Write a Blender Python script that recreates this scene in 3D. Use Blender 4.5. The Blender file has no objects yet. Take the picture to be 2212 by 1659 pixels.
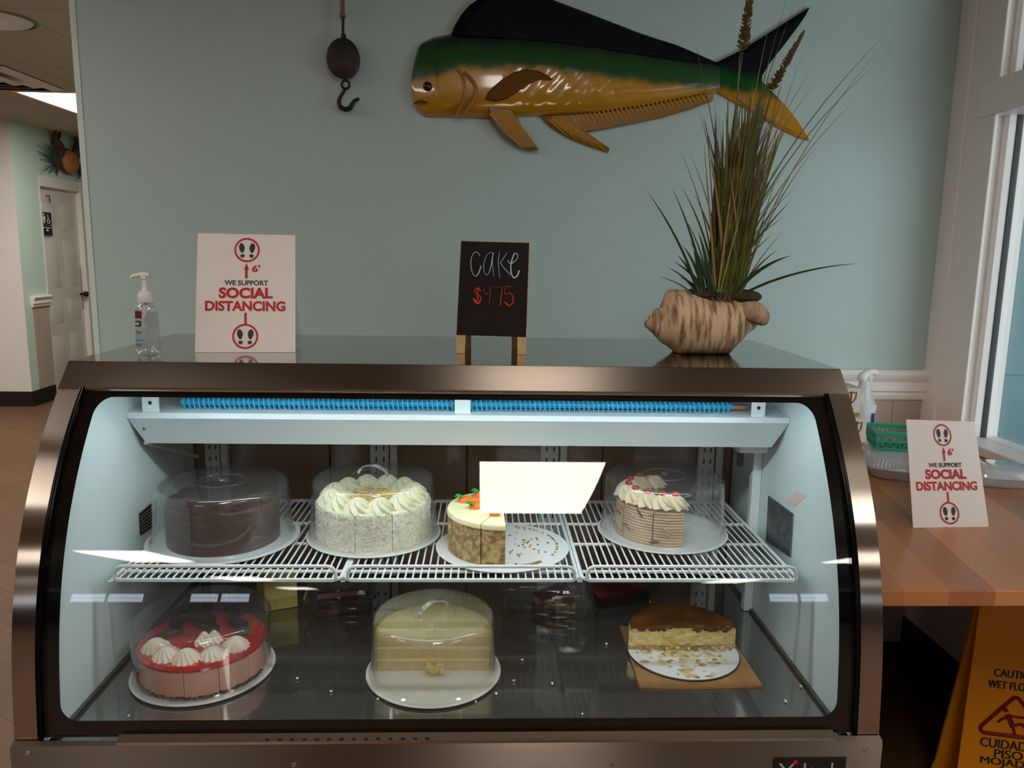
import bpy, bmesh, math, random
from mathutils import Vector, Matrix
import mathutils
SC = bpy.context.scene
COL = SC.collection
PI = math.pi
random.seed(7)

# ------------------------------------------------------------------ camera
FPX, YAW, PITCH, ROLL = 1668.4, .0355, .1647, .0153
IW, IH = 2212, 1659
EYE = Vector((0, 0, 1.5))
_f = Vector((math.sin(YAW)*math.cos(PITCH), math.cos(YAW)*math.cos(PITCH), -math.sin(PITCH)))
_r0 = Vector((math.cos(YAW), -math.sin(YAW), 0)); _u0 = _r0.cross(_f)
_r = _r0*math.cos(ROLL) + _u0*math.sin(ROLL)
_u = -_r0*math.sin(ROLL) + _u0*math.cos(ROLL)
cam_d = bpy.data.cameras.new('camera'); cam = bpy.data.objects.new('camera', cam_d); COL.objects.link(cam)
cam_d.sensor_fit = 'HORIZONTAL'; cam_d.sensor_width = 36; cam_d.lens = FPX*36/IW; cam_d.clip_start = .02
cam.matrix_world = Matrix(((_r.x, _u.x, -_f.x, EYE.x), (_r.y, _u.y, -_f.y, EYE.y), (_r.z, _u.z, -_f.z, EYE.z), (0, 0, 0, 1)))
SC.camera = cam

# ------------------------------------------------------------------ world, exposure
wd = bpy.data.worlds.new('world'); SC.world = wd; wd.use_nodes = True
wd.node_tree.nodes['Background'].inputs[0].default_value = (.8, .85, 1, 1)
wd.node_tree.nodes['Background'].inputs[1].default_value = 0.0
SC.view_settings.view_transform = 'Standard'; SC.view_settings.look = 'None'
SC.view_settings.exposure = 0.0; SC.view_settings.gamma = 1.0; SC.view_settings.use_curve_mapping = False
SC.cycles.transparent_max_bounces = 32; SC.cycles.max_bounces = 10
SC.cycles.caustics_reflective = False; SC.cycles.caustics_refractive = False
TROFFER = 15.0      # radiance of the ceiling troffers
LED = 28.0          # radiance of the lamp inside the display case
DAY = 3.4           # radiance of the daylight panes

# ------------------------------------------------------------------ helpers
def ray(px, py): return _f + _r*((px-IW/2)/FPX) - _u*((py-IH/2)/FPX)
def at(px, py, ax, val):
    d = ray(px, py); i = 'xyz'.index(ax); return EYE + d*((val-EYE[i])/d[i])
def at_plane(px, py, o, n):
    d = ray(px, py); return EYE + d*((Vector(o)-EYE).dot(n)/d.dot(n))

def mat(name, col, rough=.5, metal=0, var=0, vscale=8, col2=None, bump=0, bscale=60, spec=.5, coat=0, emit=None, es=0, stretch=(1, 1, 1), aniso=0, detail=4, sss=0, contrast=None, rot=(0, 0, 0), bdist=.004):
    m = bpy.data.materials.new(name); m.use_nodes = True; nt = m.node_tree; N = nt.nodes; L = nt.links
    b = N['Principled BSDF']
    b.inputs['Base Color'].default_value = (*col, 1); b.inputs['Roughness'].default_value = rough
    b.inputs['Metallic'].default_value = metal; b.inputs['Specular IOR Level'].default_value = spec
    b.inputs['Coat Weight'].default_value = coat; b.inputs['Coat Roughness'].default_value = .08
    if sss: b.inputs['Subsurface Weight'].default_value = sss; b.inputs['Subsurface Radius'].default_value = (.02, .012, .008); b.inputs['Subsurface Scale'].default_value = .5
    if emit: b.inputs['Emission Color'].default_value = (*emit, 1); b.inputs['Emission Strength'].default_value = es
    tc = N.new('ShaderNodeTexCoord'); mp = N.new('ShaderNodeMapping'); mp.inputs['Scale'].default_value = stretch; mp.inputs['Rotation'].default_value = rot
    L.new(tc.outputs['Object'], mp.inputs[0])
    if var or col2:
        n = N.new('ShaderNodeTexNoise'); n.inputs['Scale'].default_value = vscale; n.inputs['Detail'].default_value = detail
        L.new(mp.outputs[0], n.inputs['Vector'])
        r = N.new('ShaderNodeValToRGB'); lo, hi = contrast or (.3, .7)
        r.color_ramp.elements[0].position = lo; r.color_ramp.elements[1].position = hi
        c2 = col2 or tuple(c*(1-var) for c in col)
        r.color_ramp.elements[0].color = (*c2, 1); r.color_ramp.elements[1].color = (*col, 1)
        L.new(n.outputs['Fac'], r.inputs[0]); L.new(r.outputs[0], b.inputs['Base Color'])
    if bump:
        n2 = N.new('ShaderNodeTexNoise'); n2.inputs['Scale'].default_value = bscale; n2.inputs['Detail'].default_value = 3
        L.new(mp.outputs[0], n2.inputs['Vector'])
        bp = N.new('ShaderNodeBump'); bp.inputs['Strength'].default_value = bump; bp.inputs['Distance'].default_value = bdist
        L.new(n2.outputs['Fac'], bp.inputs['Height']); L.new(bp.outputs[0], b.inputs['Normal'])
    return m

def glass(name, tint=(.97, .99, .99), f0=.04, rough=.0, haze=0, hazecol=(.8, .85, .9)):
    m = bpy.data.materials.new(name); m.use_nodes = True; nt = m.node_tree; N = nt.nodes; L = nt.links
    N.remove(N['Principled BSDF']); out = N['Material Output']
    t = N.new('ShaderNodeBsdfTransparent'); t.inputs[0].default_value = (*tint, 1)
    g = N.new('ShaderNodeBsdfGlossy'); g.inputs['Roughness'].default_value = rough; g.inputs[0].default_value = (1, 1, 1, 1)
    lw = N.new('ShaderNodeLayerWeight'); lw.inputs[0].default_value = .5
    p = N.new('ShaderNodeMath'); p.operation = 'POWER'; p.inputs[1].default_value = 5; L.new(lw.outputs['Facing'], p.inputs[0])
    ma = N.new('ShaderNodeMath'); ma.operation = 'MULTIPLY_ADD'; ma.inputs[1].default_value = 1-f0; ma.inputs[2].default_value = f0
    L.new(p.outputs[0], ma.inputs[0])
    mx = N.new('ShaderNodeMixShader'); L.new(ma.outputs[0], mx.inputs[0]); L.new(g.outputs[0], mx.inputs[2])
    if haze:
        d = N.new('ShaderNodeBsdfDiffuse'); d.inputs[0].default_value = (*hazecol, 1)
        m2 = N.new('ShaderNodeMixShader'); m2.inputs[0].default_value = haze
        L.new(t.outputs[0], m2.inputs[1]); L.new(d.outputs[0], m2.inputs[2]); L.new(m2.outputs[0], mx.inputs[1])
    else: L.new(t.outputs[0], mx.inputs[1])
    L.new(mx.outputs[0], out.inputs[0])
    return m

def emission(name, col, s):
    m = bpy.data.materials.new(name); m.use_nodes = True; N = m.node_tree.nodes; N.remove(N['Principled BSDF'])
    e = N.new('ShaderNodeEmission'); e.inputs[0].default_value = (*col, 1); e.inputs[1].default_value = s
    m.node_tree.links.new(e.outputs[0], N['Material Output'].inputs[0]); return m

def worigin(o):
    p = Vector((0, 0, 0))
    while o: p = p + o.location; o = o.parent
    return p

class MB:
    """collects shapes in world space; build() links them as one mesh object"""
    def __init__(s): s.v = []; s.f = []; s.m = []; s.sm = []; s.col = None
    def add(s, vs, fs, mi=0, smooth=False):
        o = len(s.v); s.v += [Vector(v) for v in vs]
        for f in fs: s.f.append([i+o for i in f]); s.m.append(mi); s.sm.append(smooth)
        return s
    def box(s, x0, x1, y0, y1, z0, z1, mi=0):
        v = [(x, y, z) for z in (z0, z1) for y in (y0, y1) for x in (x0, x1)]
        return s.add(v, [(0, 2, 3, 1), (4, 5, 7, 6), (0, 1, 5, 4), (2, 6, 7, 3), (0, 4, 6, 2), (1, 3, 7, 5)], mi)
    def hexa(s, a, b, mi=0):   # two quads a (4), b (4)
        return s.add(list(a)+list(b), [(3, 2, 1, 0), (4, 5, 6, 7), (0, 1, 5, 4), (1, 2, 6, 5), (2, 3, 7, 6), (3, 0, 4, 7)], mi)
    def obox(s, o, u, v, n, hu, hv, hn, mi=0):
        o, u, v, n = Vector(o), Vector(u), Vector(v), Vector(n)
        q = [o+u*(a*hu)+v*(b*hv) for a, b in ((-1, -1), (1, -1), (1, 1), (-1, 1))]
        return s.hexa([p-n*hn for p in q], [p+n*hn for p in q], mi)
    def prism(s, poly, d, mi=0, mis=None):   # poly: list of Vectors, extruded by vector d
        n = len(poly); d = Vector(d); P = [Vector(p) for p in poly]
        s.add(P, [tuple(range(n))[::-1]], mi); s.add([p+d for p in P], [tuple(range(n))], mi)
        for i in range(n):
            j = (i+1) % n; s.add([P[i], P[j], P[j]+d, P[i]+d], [(0, 1, 2, 3)], mi if mis is None else mis)
        return s
    def grid(s, fn, nu, nv, mi=0, cu=False, cv=False, smooth=True):
        a = nu if cu else nu+1; b = nv if cv else nv+1
        v = [fn(i/nu, j/nv) for i in range(a) for j in range(b)]
        f = [(i*b+j, ((i+1) % a)*b+j, ((i+1) % a)*b+(j+1) % b, i*b+(j+1) % b) for i in range(nu) for j in range(nv)]
        return s.add(v, f, mi, smooth)
    def lathe(s, prof, c, n=48, mi=0, a0=0, a1=2*PI, smooth=True, sx=1, sy=1, mis=None):
        full = abs(a1-a0-2*PI) < 1e-6; c = Vector(c)
        for k in range(len(prof)-1):
            (r0, z0), (r1, z1) = prof[k], prof[k+1]
            m_ = mi if mis is None else mis[k]
            if r0 == 0 or r1 == 0:
                rr, zz, zc = (r1, z1, z0) if r0 == 0 else (r0, z0, z1)
                ring = [c+Vector((rr*math.cos(a0+(a1-a0)*i/n)*sx, rr*math.sin(a0+(a1-a0)*i/n)*sy, zz)) for i in range(n if full else n+1)]
                ct = c+Vector((0, 0, zc)); q = len(ring)
                s.add([ct]+ring, [(0, 1+i, 1+(i+1) % q) for i in range(n)], m_, smooth)
            else:
                s.grid(lambda u, v: c+Vector(((r0+(r1-r0)*v)*math.cos(a0+(a1-a0)*u)*sx, (r0+(r1-r0)*v)*math.sin(a0+(a1-a0)*u)*sy, z0+(z1-z0)*v)), n, 1, m_, cu=full, smooth=smooth)
        if not full:
            for a in (a0, a1):
                s.add([c+Vector((r*math.cos(a)*sx, r*math.sin(a)*sy, z)) for r, z in prof], [tuple(range(len(prof)))], mi if mis is None else mis[-1])
        return s
    def tube(s, pts, r, n=8, mi=0, closed=False, smooth=True, flat=1.0):
        P = [Vector(p) for p in pts]; m = len(P); R = r if isinstance(r, (list, tuple)) else [r]*m
        rings = []; prev = None
        for i in range(m):
            if closed: t = P[(i+1) % m]-P[i-1]
            else: t = P[min(i+1, m-1)]-P[max(i-1, 0)]
            if t.length < 1e-9: t = Vector((0, 0, 1))
            t.normalize()
            a = prev if prev is not None else (Vector((0, 0, 1)) if abs(t.z) < .9 else Vector((1, 0, 0)))
            a = (a-t*a.dot(t))
            if a.length < 1e-6: a = t.orthogonal()
            a.normalize(); prev = a; b = t.cross(a)
            rings.append([P[i]+(a*math.cos(2*PI*k/n)*flat+b*math.sin(2*PI*k/n))*R[i] for k in range(n)])
        v = [q for g in rings for q in g]; f = []
        for i in range(m if closed else m-1):
            for k in range(n):
                a_, b_ = i*n, ((i+1) % m)*n; f.append((a_+k, a_+(k+1) % n, b_+(k+1) % n, b_+k))
        s.add(v, f, mi, smooth)
        if not closed: s.add(rings[0], [tuple(range(n))[::-1]], mi); s.add(rings[-1], [tuple(range(n))], mi)
        return s
    def ball(s, c, r, n=12, mi=0):
        c = Vector(c); R = r if isinstance(r, (tuple, list)) else (r, r, r)
        def fn(u, v):
            a = 2*PI*u; b = PI*(v-.5)*.9999
            return c+Vector((R[0]*math.cos(a)*math.cos(b), R[1]*math.sin(a)*math.cos(b), R[2]*math.sin(b)))
        return s.grid(fn, n, max(4, n//2), mi, cu=True)
    def build(s, name, mats, parent=None, bevel=0, label=None, solid=0, seg=2):
        me = bpy.data.meshes.new(name); mats = mats if isinstance(mats, (list, tuple)) else [mats]
        if parent is not None: off = worigin(parent)
        else:
            xs = [v.x for v in s.v]; ys = [v.y for v in s.v]
            off = Vector(((min(xs)+max(xs))/2, (min(ys)+max(ys))/2, min(v.z for v in s.v)))
        me.from_pydata([tuple(v-off) for v in s.v], [], s.f)
        for m in mats: me.materials.append(m)
        me.polygons.foreach_set('material_index', s.m); me.polygons.foreach_set('use_smooth', s.sm)
        bm = bmesh.new(); bm.from_mesh(me); bmesh.ops.remove_doubles(bm, verts=bm.verts, dist=1e-5)
        if s.col:
            for _ in range(7):
                bmesh.ops.triangulate(bm, faces=[f for f in bm.faces if len(f.verts) > 3])
                ed = [e for e in bm.edges if e.calc_length() > .012]
                if not ed: break
                bmesh.ops.subdivide_edges(bm, edges=ed, cuts=1)
        bmesh.ops.recalc_face_normals(bm, faces=bm.faces); bm.to_mesh(me); bm.free()
        me.set_sharp_from_angle(angle=.75)
        if s.col:
            ca = me.color_attributes.new('paint', 'FLOAT_COLOR', 'POINT')
            for i, v in enumerate(me.vertices): ca.data[i].color = (*s.col(v.co+off), 1)
        o = bpy.data.objects.new(name, me); COL.objects.link(o)
        if parent is not None: o.parent = parent
        else: o.location = off
        if bevel:
            b = o.modifiers.new('bevel', 'BEVEL'); b.width = bevel; b.segments = seg; b.limit_method = 'ANGLE'; b.angle_limit = .6
        if label: o['label'] = label
        return o

def thing(name, label, cat, loc, group=None):
    o = bpy.data.objects.new(name, None); COL.objects.link(o); o.location = loc; o.empty_display_size = .05
    o['label'] = label; o['category'] = cat
    if group: o['group'] = group
    return o
def tag(o, label, cat, group=None, kind=None):
    o['label'] = label; o['category'] = cat
    if group: o['group'] = group
    if kind: o['kind'] = kind
    return o
def struct(o): o['kind'] = 'structure'; return o

def text_verts(body, bold=0.0):
    cu = bpy.data.curves.new('t', 'FONT'); cu.body = body; cu.size = 1; cu.offset = bold; cu.resolution_u = 4; cu.extrude = 0
    ob = bpy.data.objects.new('t', cu); COL.objects.link(ob)
    bpy.context.view_layer.update()
    dg = bpy.context.evaluated_depsgraph_get(); me = bpy.data.meshes.new_from_object(ob.evaluated_get(dg))
    V = [v.co.copy() for v in me.vertices]; Fs = [tuple(p.vertices) for p in me.polygons]
    bpy.data.objects.remove(ob); bpy.data.curves.remove(cu); bpy.data.meshes.remove(me)
    x0, x1 = min(v.x for v in V), max(v.x for v in V); y0, y1 = min(v.y for v in V), max(v.y for v in V)
    return [((v.x-x0)/(x1-x0), (v.y-y0)/(y1-y0)) for v in V], Fs
def put_text(mb, body, o, u, v, n, w, h, bold=.0, mi=0, depth=.0006):
    """text filling a w x h box whose centre is o, u to the right, v up, n out of the surface"""
    V, Fs = text_verts(body, bold); o, u, v, n = Vector(o), Vector(u), Vector(v), Vector(n)
    mb.add([o+u*((x-.5)*w)+v*((y-.5)*h)+n*depth for x, y in V], Fs, mi)
def smoothpath(pts, k=6):
    P = [Vector(p) for p in pts]; out = []
    for i in range(len(P)-1):
        p0, p1, p2, p3 = P[max(i-1, 0)], P[i], P[i+1], P[min(i+2, len(P)-1)]
        for j in range(k):
            t = j/k
            out.append(.5*((2*p1)+(-p0+p2)*t+(2*p0-5*p1+4*p2-p3)*t*t+(-p0+3*p1-3*p2+p3)*t**3))
    out.append(P[-1]); return out
def lerp(a, b, t): return a+(b-a)*t
def interp(tab, x):
    if x <= tab[0][0]: return tab[0][1]
    for (a, va), (b, vb) in zip(tab, tab[1:]):
        if x <= b: return va+(vb-va)*(x-a)/(b-a)
    return tab[-1][1]

# ------------------------------------------------------------------ materials
M = {}
M['teal'] = mat('teal_paint', (.485, .61, .59), .55, bump=.08, bscale=250, var=.03, vscale=2)
M['teal_lit'] = mat('teal_paint_lit_copy', (.58, .74, .66), .6)  # back-wall teal made paler; the corridor's brighter light is in this colour
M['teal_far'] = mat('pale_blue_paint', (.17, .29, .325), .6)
M['white_wall'] = mat('cream_wall_paint', (.80, .76, .70), .6)
M['white_trim'] = mat('white_trim_paint', (.90, .84, .81), .4)
M['tan'] = mat('tan_wainscot', (.50, .40, .32), .5, var=.06, vscale=5, stretch=(1, 1, .2))
M['black_base'] = mat('black_vinyl_base', (.012, .011, .011), .4)
M['steel'] = mat('brushed_steel', (.30, .245, .205), .17, 1, var=.06, vscale=2, stretch=(1, 60, 60))
M['steel_side'] = mat('brushed_steel_band', (.56, .48, .42), .22, 1)
def brushed(m, tangent, an=1.0):
    N = m.node_tree.nodes; c = N.new('ShaderNodeCombineXYZ')
    for i in range(3): c.inputs[i].default_value = tangent[i]
    p = N['Principled BSDF']; p.inputs['Anisotropic'].default_value = an; m.node_tree.links.new(c.outputs[0], p.inputs['Tangent'])
M['steel_side'].node_tree.nodes['Principled BSDF'].inputs['Roughness'].default_value = .2
M['steel'].node_tree.nodes['Principled BSDF'].inputs['Roughness'].default_value = .40
brushed(M['steel_side'], (1, 0, 0)); brushed(M['steel'], (0, .4, .9))
M['steel_top'] = mat('dark_steel_top', (.46, .45, .41), .1, 1, var=.06, vscale=3)
M['steel_deck'] = mat('deck_steel', (.36, .38, .38), .075, .88, var=.12, vscale=6)
M['chrome'] = mat('chrome', (.8, .78, .75), .15, 1)
M['black'] = mat('black_gloss', (.003, .003, .0035), .2, spec=.08)
M['black_matte'] = mat('black_matte', (.01, .01, .01), .5)
M['liner'] = mat('white_liner', (.74, .84, .86), .35)
M['white_metal'] = mat('white_enamel', (.80, .84, .85), .3)
M['wire'] = mat('white_coated_wire', (.80, .83, .85), .3)
M['post'] = mat('grey_post', (.74, .74, .69), .4)
M['brown_door'] = mat('smoked_glass', (.30, .20, .135), .06, spec=.6, var=.25, vscale=3)
M['coil'] = mat('blue_coil', (.03, .42, .68), .25)
M['led'] = emission('case_lamp', (.82, .96, 1.0), LED)
M['glass'] = glass('case_glass', (.965, .985, .98), .037)
M['dome'] = glass('clear_acrylic', (.985, .988, .99), .04, haze=.02)
M['frosted_dome'] = glass('fogged_acrylic', (.98, .975, .96), .04, haze=.12, hazecol=(.8, .76, .62))
M['clear_box'] = glass('clear_plastic', (.95, .95, .95), .05, haze=.03)
M['clear_tray'] = glass('cloudy_plastic', (.90, .91, .91), .05, .08, haze=.36, hazecol=(.85, .86, .87))
M['paper'] = mat('card_paper', (.86, .78, .74), .45)
M['red_ink'] = mat('red_ink', (.50, .012, .012), .5)
M['black_ink'] = mat('black_ink', (.025, .022, .022), .5)
M['plate'] = mat('white_plastic_plate', (.78, .79, .79), .3)
M['board_white'] = mat('white_cake_board', (.80, .81, .82), .35, var=.08, vscale=14, bump=.15, bscale=20)

def planks(name, c1, c2, c3, w, l, rot=0, rough=.35, grain=1.0, gap=.0015):
    m = bpy.data.materials.new(name); m.use_nodes = True; nt = m.node_tree; N = nt.nodes; L = nt.links; b = N['Principled BSDF']
    tc = N.new('ShaderNodeTexCoord'); mp = N.new('ShaderNodeMapping'); mp.inputs['Rotation'].default_value = (0, 0, rot); L.new(tc.outputs['Object'], mp.inputs[0])
    br = N.new('ShaderNodeTexBrick'); br.inputs['Scale'].default_value = 1; br.inputs['Brick Width'].default_value = l; br.inputs['Row Height'].default_value = w
    br.inputs['Mortar Size'].default_value = gap; br.inputs['Color1'].default_value = (*c1, 1); br.inputs['Color2'].default_value = (*c2, 1); br.inputs['Mortar'].default_value = (*[x*.35 for x in c3], 1)
    br.inputs['Bias'].default_value = .1
    L.new(mp.outputs[0], br.inputs['Vector'])
    mp2 = N.new('ShaderNodeMapping'); mp2.inputs['Scale'].default_value = (1.5, 22, 1); L.new(mp.outputs[0], mp2.inputs[0])
    n = N.new('ShaderNodeTexNoise'); n.inputs['Scale'].default_value = 3; n.inputs['Detail'].default_value = 6; L.new(mp2.outputs[0], n.inputs['Vector'])
    mx = N.new('ShaderNodeMix'); mx.data_type = 'RGBA'; mx.blend_type = 'MIX'
    mth = N.new('ShaderNodeMath'); mth.operation = 'MULTIPLY'; mth.inputs[1].default_value = .8*grain; L.new(n.outputs['Fac'], mth.inputs[0])
    L.new(mth.outputs[0], mx.inputs['Factor']); L.new(br.outputs['Color'], mx.inputs['A']); mx.inputs['B'].default_value = (*c3, 1)
    L.new(mx.outputs['Result'], b.inputs['Base Color']); b.inputs['Roughness'].default_value = rough
    return m
M['dining_wall'] = mat('dark_dining_wall', (.13, .085, .06), .6)  # unseen walls, colour darkened to cut bounce onto the back wall
M['floor'] = planks('wood_look_tile', (.21, .105, .048), (.15, .072, .032), (.10, .046, .020), .15, .9, rot=.62, rough=.6)
M['butcher'] = planks('butcher_block', (.70, .29, .11), (.36, .13, .048), (.56, .22, .085), .085, 2.6, rot=1.74, rough=.28, grain=.6, gap=.0003)

def ceiling_mat():
    m = bpy.data.materials.new('ceiling_tile'); m.use_nodes = True; nt = m.node_tree; N = nt.nodes; L = nt.links; b = N['Principled BSDF']
    tc = N.new('ShaderNodeTexCoord'); br = N.new('ShaderNodeTexBrick'); br.offset = 0; br.inputs['Scale'].default_value = 1
    br.inputs['Brick Width'].default_value = .61; br.inputs['Row Height'].default_value = 1.22; br.inputs['Mortar Size'].default_value = .01
    br.inputs['Color1'].default_value = (.58, .51, .42, 1); br.inputs['Color2'].default_value = (.56, .49, .405, 1); br.inputs['Mortar'].default_value = (.46, .41, .34, 1)
    L.new(tc.outputs['Object'], br.inputs['Vector']); L.new(br.outputs['Color'], b.inputs['Base Color']); b.inputs['Roughness'].default_value = .9
    return m
M['ceiling'] = ceiling_mat()
M['troffer'] = emission('troffer_diffuser', (1.0, .93, .84), TROFFER)
M['day'] = emission('daylight_pane', (.80, .92, 1.0), DAY)
M['day_far'] = emission('daylight_pane_far', (.75, .85, 1.0), 5.0)

# ------------------------------------------------------------------ room shell
H = 2.65
struct(MB().box(-9, 8, -13.6, 12, -.05, 0).build('floor', M['floor']))
struct(MB().box(-9, 8, -13.6, 12, H, H+.06).build('ceiling', M['ceiling']))
struct(MB().box(-1.323, 1.70, 2.65, 2.77, 0, H).build('wall_back', [M['teal']]))
b = MB(); b.box(-1.3245, -1.306, 2.648, 2.772, 0, H); struct(b.build('trim_1', mat('pale_corner_bead', (.66, .78, .72), .5)))
# wainscot and chair rail on the back wall
b = MB()
for k in range(20):
    x0 = -1.30+k*.1445; b.box(x0, min(x0+.1425, 1.568), 2.640, 2.6501, .10, 1.02)
struct(b.build('trim_2', M['tan']))
rail = [(0, 1.02), (.018, 1.02), (.022, 1.035), (.016, 1.045), (.030, 1.052), (.030, 1.075), (.022, 1.082), (.034, 1.090), (.040, 1.112), (.030, 1.125), (0, 1.125)]
b = MB(); b.prism([Vector((-1.30, 2.65-d, z)) for d, z in rail], (2.868, 0, 0)); struct(b.build('trim_3', M['white_trim']))
b = MB(); b.box(-1.32, 1.57, 2.638, 2.65, 0, .10); struct(b.build('baseboard_back', M['black_base']))
# right wall with the window
WX = 1.57; WY0, WY1 = 1.0, 2.445
b = MB()
b.box(WX, WX+.13, .35, 2.65, 0, .905); b.box(WX, WX+.13, .35, WY0, .905, H); b.box(WX, WX+.13, WY1, 2.65, .905, H); b.box(WX, WX+.13, WY0, WY1, 2.60, H)
struct(b.build('wall_right', M['white_wall']))
b = MB(); b.box(WX-.012, WX, .35, 2.637, 0, .20); struct(b.build('baseboard_right', M['black_base']))
w = MB()
w.box(WX-.022, WX, 2.565, 2.649, .906, H)          # outer casing
w.box(WX-.012, WX, WY1-.02, 2.565, .906, H)
win = struct(w.build('window_1', M['white_trim'], bevel=.003))
w = MB()
w.box(WX+.03, WX+.10, WY1-.025, WY1, .935, 2.60); w.box(WX+.03, WX+.10, WY0, WY0+.07, .935, 2.60)
w.box(WX-.018, WX+.11, WY0, WY1+.06, 1.950, 2.057); w.box(WX+.03, WX+.10, WY0, WY1, 2.54, 2.60)
w.build('window_frame', M['white_trim'], win, bevel=.003)
w = MB(); w.box(WX-.03, WX+.125, WY0-.05, WY1+.05, .9055, .935); w.build('window_sill', M['white_trim'], win, bevel=.004)
w = MB(); w.box(WX+.062, WX+.068, WY0+.07, WY1-.025, .935, 1.95); w.box(WX+.062, WX+.068, WY0+.07, WY1-.025, 2.057, 2.54)
w.build('glass_pane', M['glass'], win)
w = MB()
for z0, z1 in ((.935, 1.95), (2.057, 2.60)): w.box(WX+.056, WX+.074, WY1-.029, WY1-.0245, z0, z1)
w.build('glazing_gasket', M['black_matte'], win)
# vestibule beyond the window
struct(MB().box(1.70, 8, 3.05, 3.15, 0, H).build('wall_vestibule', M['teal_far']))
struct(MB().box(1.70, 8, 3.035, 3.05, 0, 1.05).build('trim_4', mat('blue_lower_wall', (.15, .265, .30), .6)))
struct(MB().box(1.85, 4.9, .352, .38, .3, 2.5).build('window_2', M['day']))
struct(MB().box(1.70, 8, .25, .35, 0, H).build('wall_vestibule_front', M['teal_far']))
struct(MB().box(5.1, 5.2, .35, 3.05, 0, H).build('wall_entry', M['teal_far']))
# outer room behind the viewer
struct(MB().box(-9, 8, -13.7, -13.6, 0, H).build('wall_front', M['dining_wall']))
struct(MB().box(-9.1, -9, -13.6, 12, 0, H).build('wall_left', M['dining_wall']))
struct(MB().box(8, 8.1, -13.6, 3.15, 0, H).build('wall_far_right', M['dining_wall']))
for k, (x0, x1) in enumerate(((-8.2, -6.8), (-5.85, -4.7), (5.9, 7.1))):
    b = MB(); b.box(x0, x1, -13.598, -13.57, 1.75, 2.42); o = struct(b.build('window_%d' % (k+3), M['day_far']))
    b = MB(); b.box((x0+x1)/2-.03, (x0+x1)/2+.03, -13.57, -13.55, 1.75, 2.42); b.box(x0, x1, -13.57, -13.55, 2.05, 2.10); b.build('window_frame', M['white_trim'], o)

# ------------------------------------------------------------------ corridor on the left
CX = -4.34
struct(MB().box(-9, CX-.0005, 7.44, 7.446, 0, H).build('wall_corridor_face', M['white_wall']))
b = MB(); b.box(CX-.12, CX, 7.4462, 7.84, 0, H); b.box(CX-.12, CX, 7.84, 8.74, 2.2, H); b.box(CX-.12, CX, 8.74, 11.9, 0, H)
struct(b.build('wall_corridor_side', M['teal_lit']))
struct(MB().box(CX-.2, -1.2, 11.9, 12, 0, H).build('wall_corridor_end', M['white_wall']))
struct(MB().box(-1.32, -1.2, 2.77, 11.9, 0, H).build('wall_corridor_right', M['teal_lit']))
struct(MB().box(CX, CX+.008, 7.562, 7.838, .15, .98).build('trim_5', M['tan']))
b = MB(); b.prism([Vector((CX+d*1.2, 7.548, z-.075)) for d, z in rail], (0, .30, 0)); struct(b.build('trim_6', M['white_trim']))
b = MB(); b.box(-9, CX+.012, 7.428, 7.44, 0, .145); b.box(CX, CX+.012, 7.44, 7.84, 0, .145); struct(b.build('baseboard_corridor', M['black_base']))
# door, recessed in its frame
d = struct(MB().box(CX-.09, CX-.05, 7.86, 8.62, .01, 2.10).build('door_1', mat('door_paint', (.74, .68, .64), .45)))
b = MB()
for y0, y1 in ((7.93, 8.20), (8.28, 8.55)):
    for z0, z1 in ((.2, .62), (.74, .98), (1.10, 1.58), (1.72, 1.95)):
        b.hexa([(CX-.0502, y0, z0), (CX-.0502, y1, z0), (CX-.0502, y1, z1), (CX-.0502, y0, z1)], [(CX-.04, y0+.03, z0+.03), (CX-.04, y1-.03, z0+.03), (CX-.04, y1-.03, z1-.03), (CX-.04, y0+.03, z1-.03)])
b.build('door_panel', mat('door_panel_paint', (.76, .70, .66), .4), d)
b = MB(); b.tube([(CX-.05, 8.56, 1.02), (CX-.0, 8.56, 1.02)], .011, 10); b.ball((CX+.01, 8.56, 1.02), .03, 12); b.build('door_handle', mat('dark_bronze', (.05, .04, .035), .3, 1), d)
b = MB(); b.box(CX-.05, CX-.045, 8.585, 8.61, .85, 1.3); b.build('latch_plate', mat('grey_plate', (.4, .38, .36), .4, .5), d)
b = MB(); b.box(CX-.10, CX+.004, 7.84, 7.86, 0, 2.2); b.box(CX-.10, CX+.004, 8.62, 8.74, 0, 2.2); b.box(CX-.10, CX+.0, 7.86, 8.62, 2.10, 2.2)
struct(b.build('trim_7', M['white_trim']))
# hook on the door and restroom sign
b = MB(); b.tube([(CX-.05, 8.05, 2.02), (CX-.02, 8.05, 2.02), (CX-.015, 8.05, 1.98), (CX-.02, 8.05, 1.95)], .006, 6); b.build('coat_hook', M['black_matte'], d)
t = thing('restroom_sign', 'black restroom sign with white figures on the white corridor door', 'sign', (CX-.039, 7.99, 1.64))
b = MB(); b.box(CX-.039, CX-.030, 7.90, 8.08, 1.735, 1.855); b.box(CX-.039, CX-.030, 7.90, 8.08, 1.63, 1.725); b.build('sign_plate', mat('sign_black', (.02, .018, .02), .4), t)
fw = mat('sign_white', (.8, .8, .8), .5)
b = MB(); sx = CX-.0298
def figure(b, y, z, s):
    b.prism([Vector((sx, y+a*s, z+c*s)) for a, c in ((-.012, 0), (.012, 0), (.012, .03), (.022, .032), (.024, .062), (-.024, .062), (-.022, .032), (-.012, .03))], (.0006, 0, 0))
    b.prism([Vector((sx, y+.013*s*math.cos(k*PI/5), z+.078*s+.013*s*math.sin(k*PI/5))) for k in range(10)], (.0006, 0, 0))
figure(b, 7.945, 1.745, 1.1)
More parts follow.
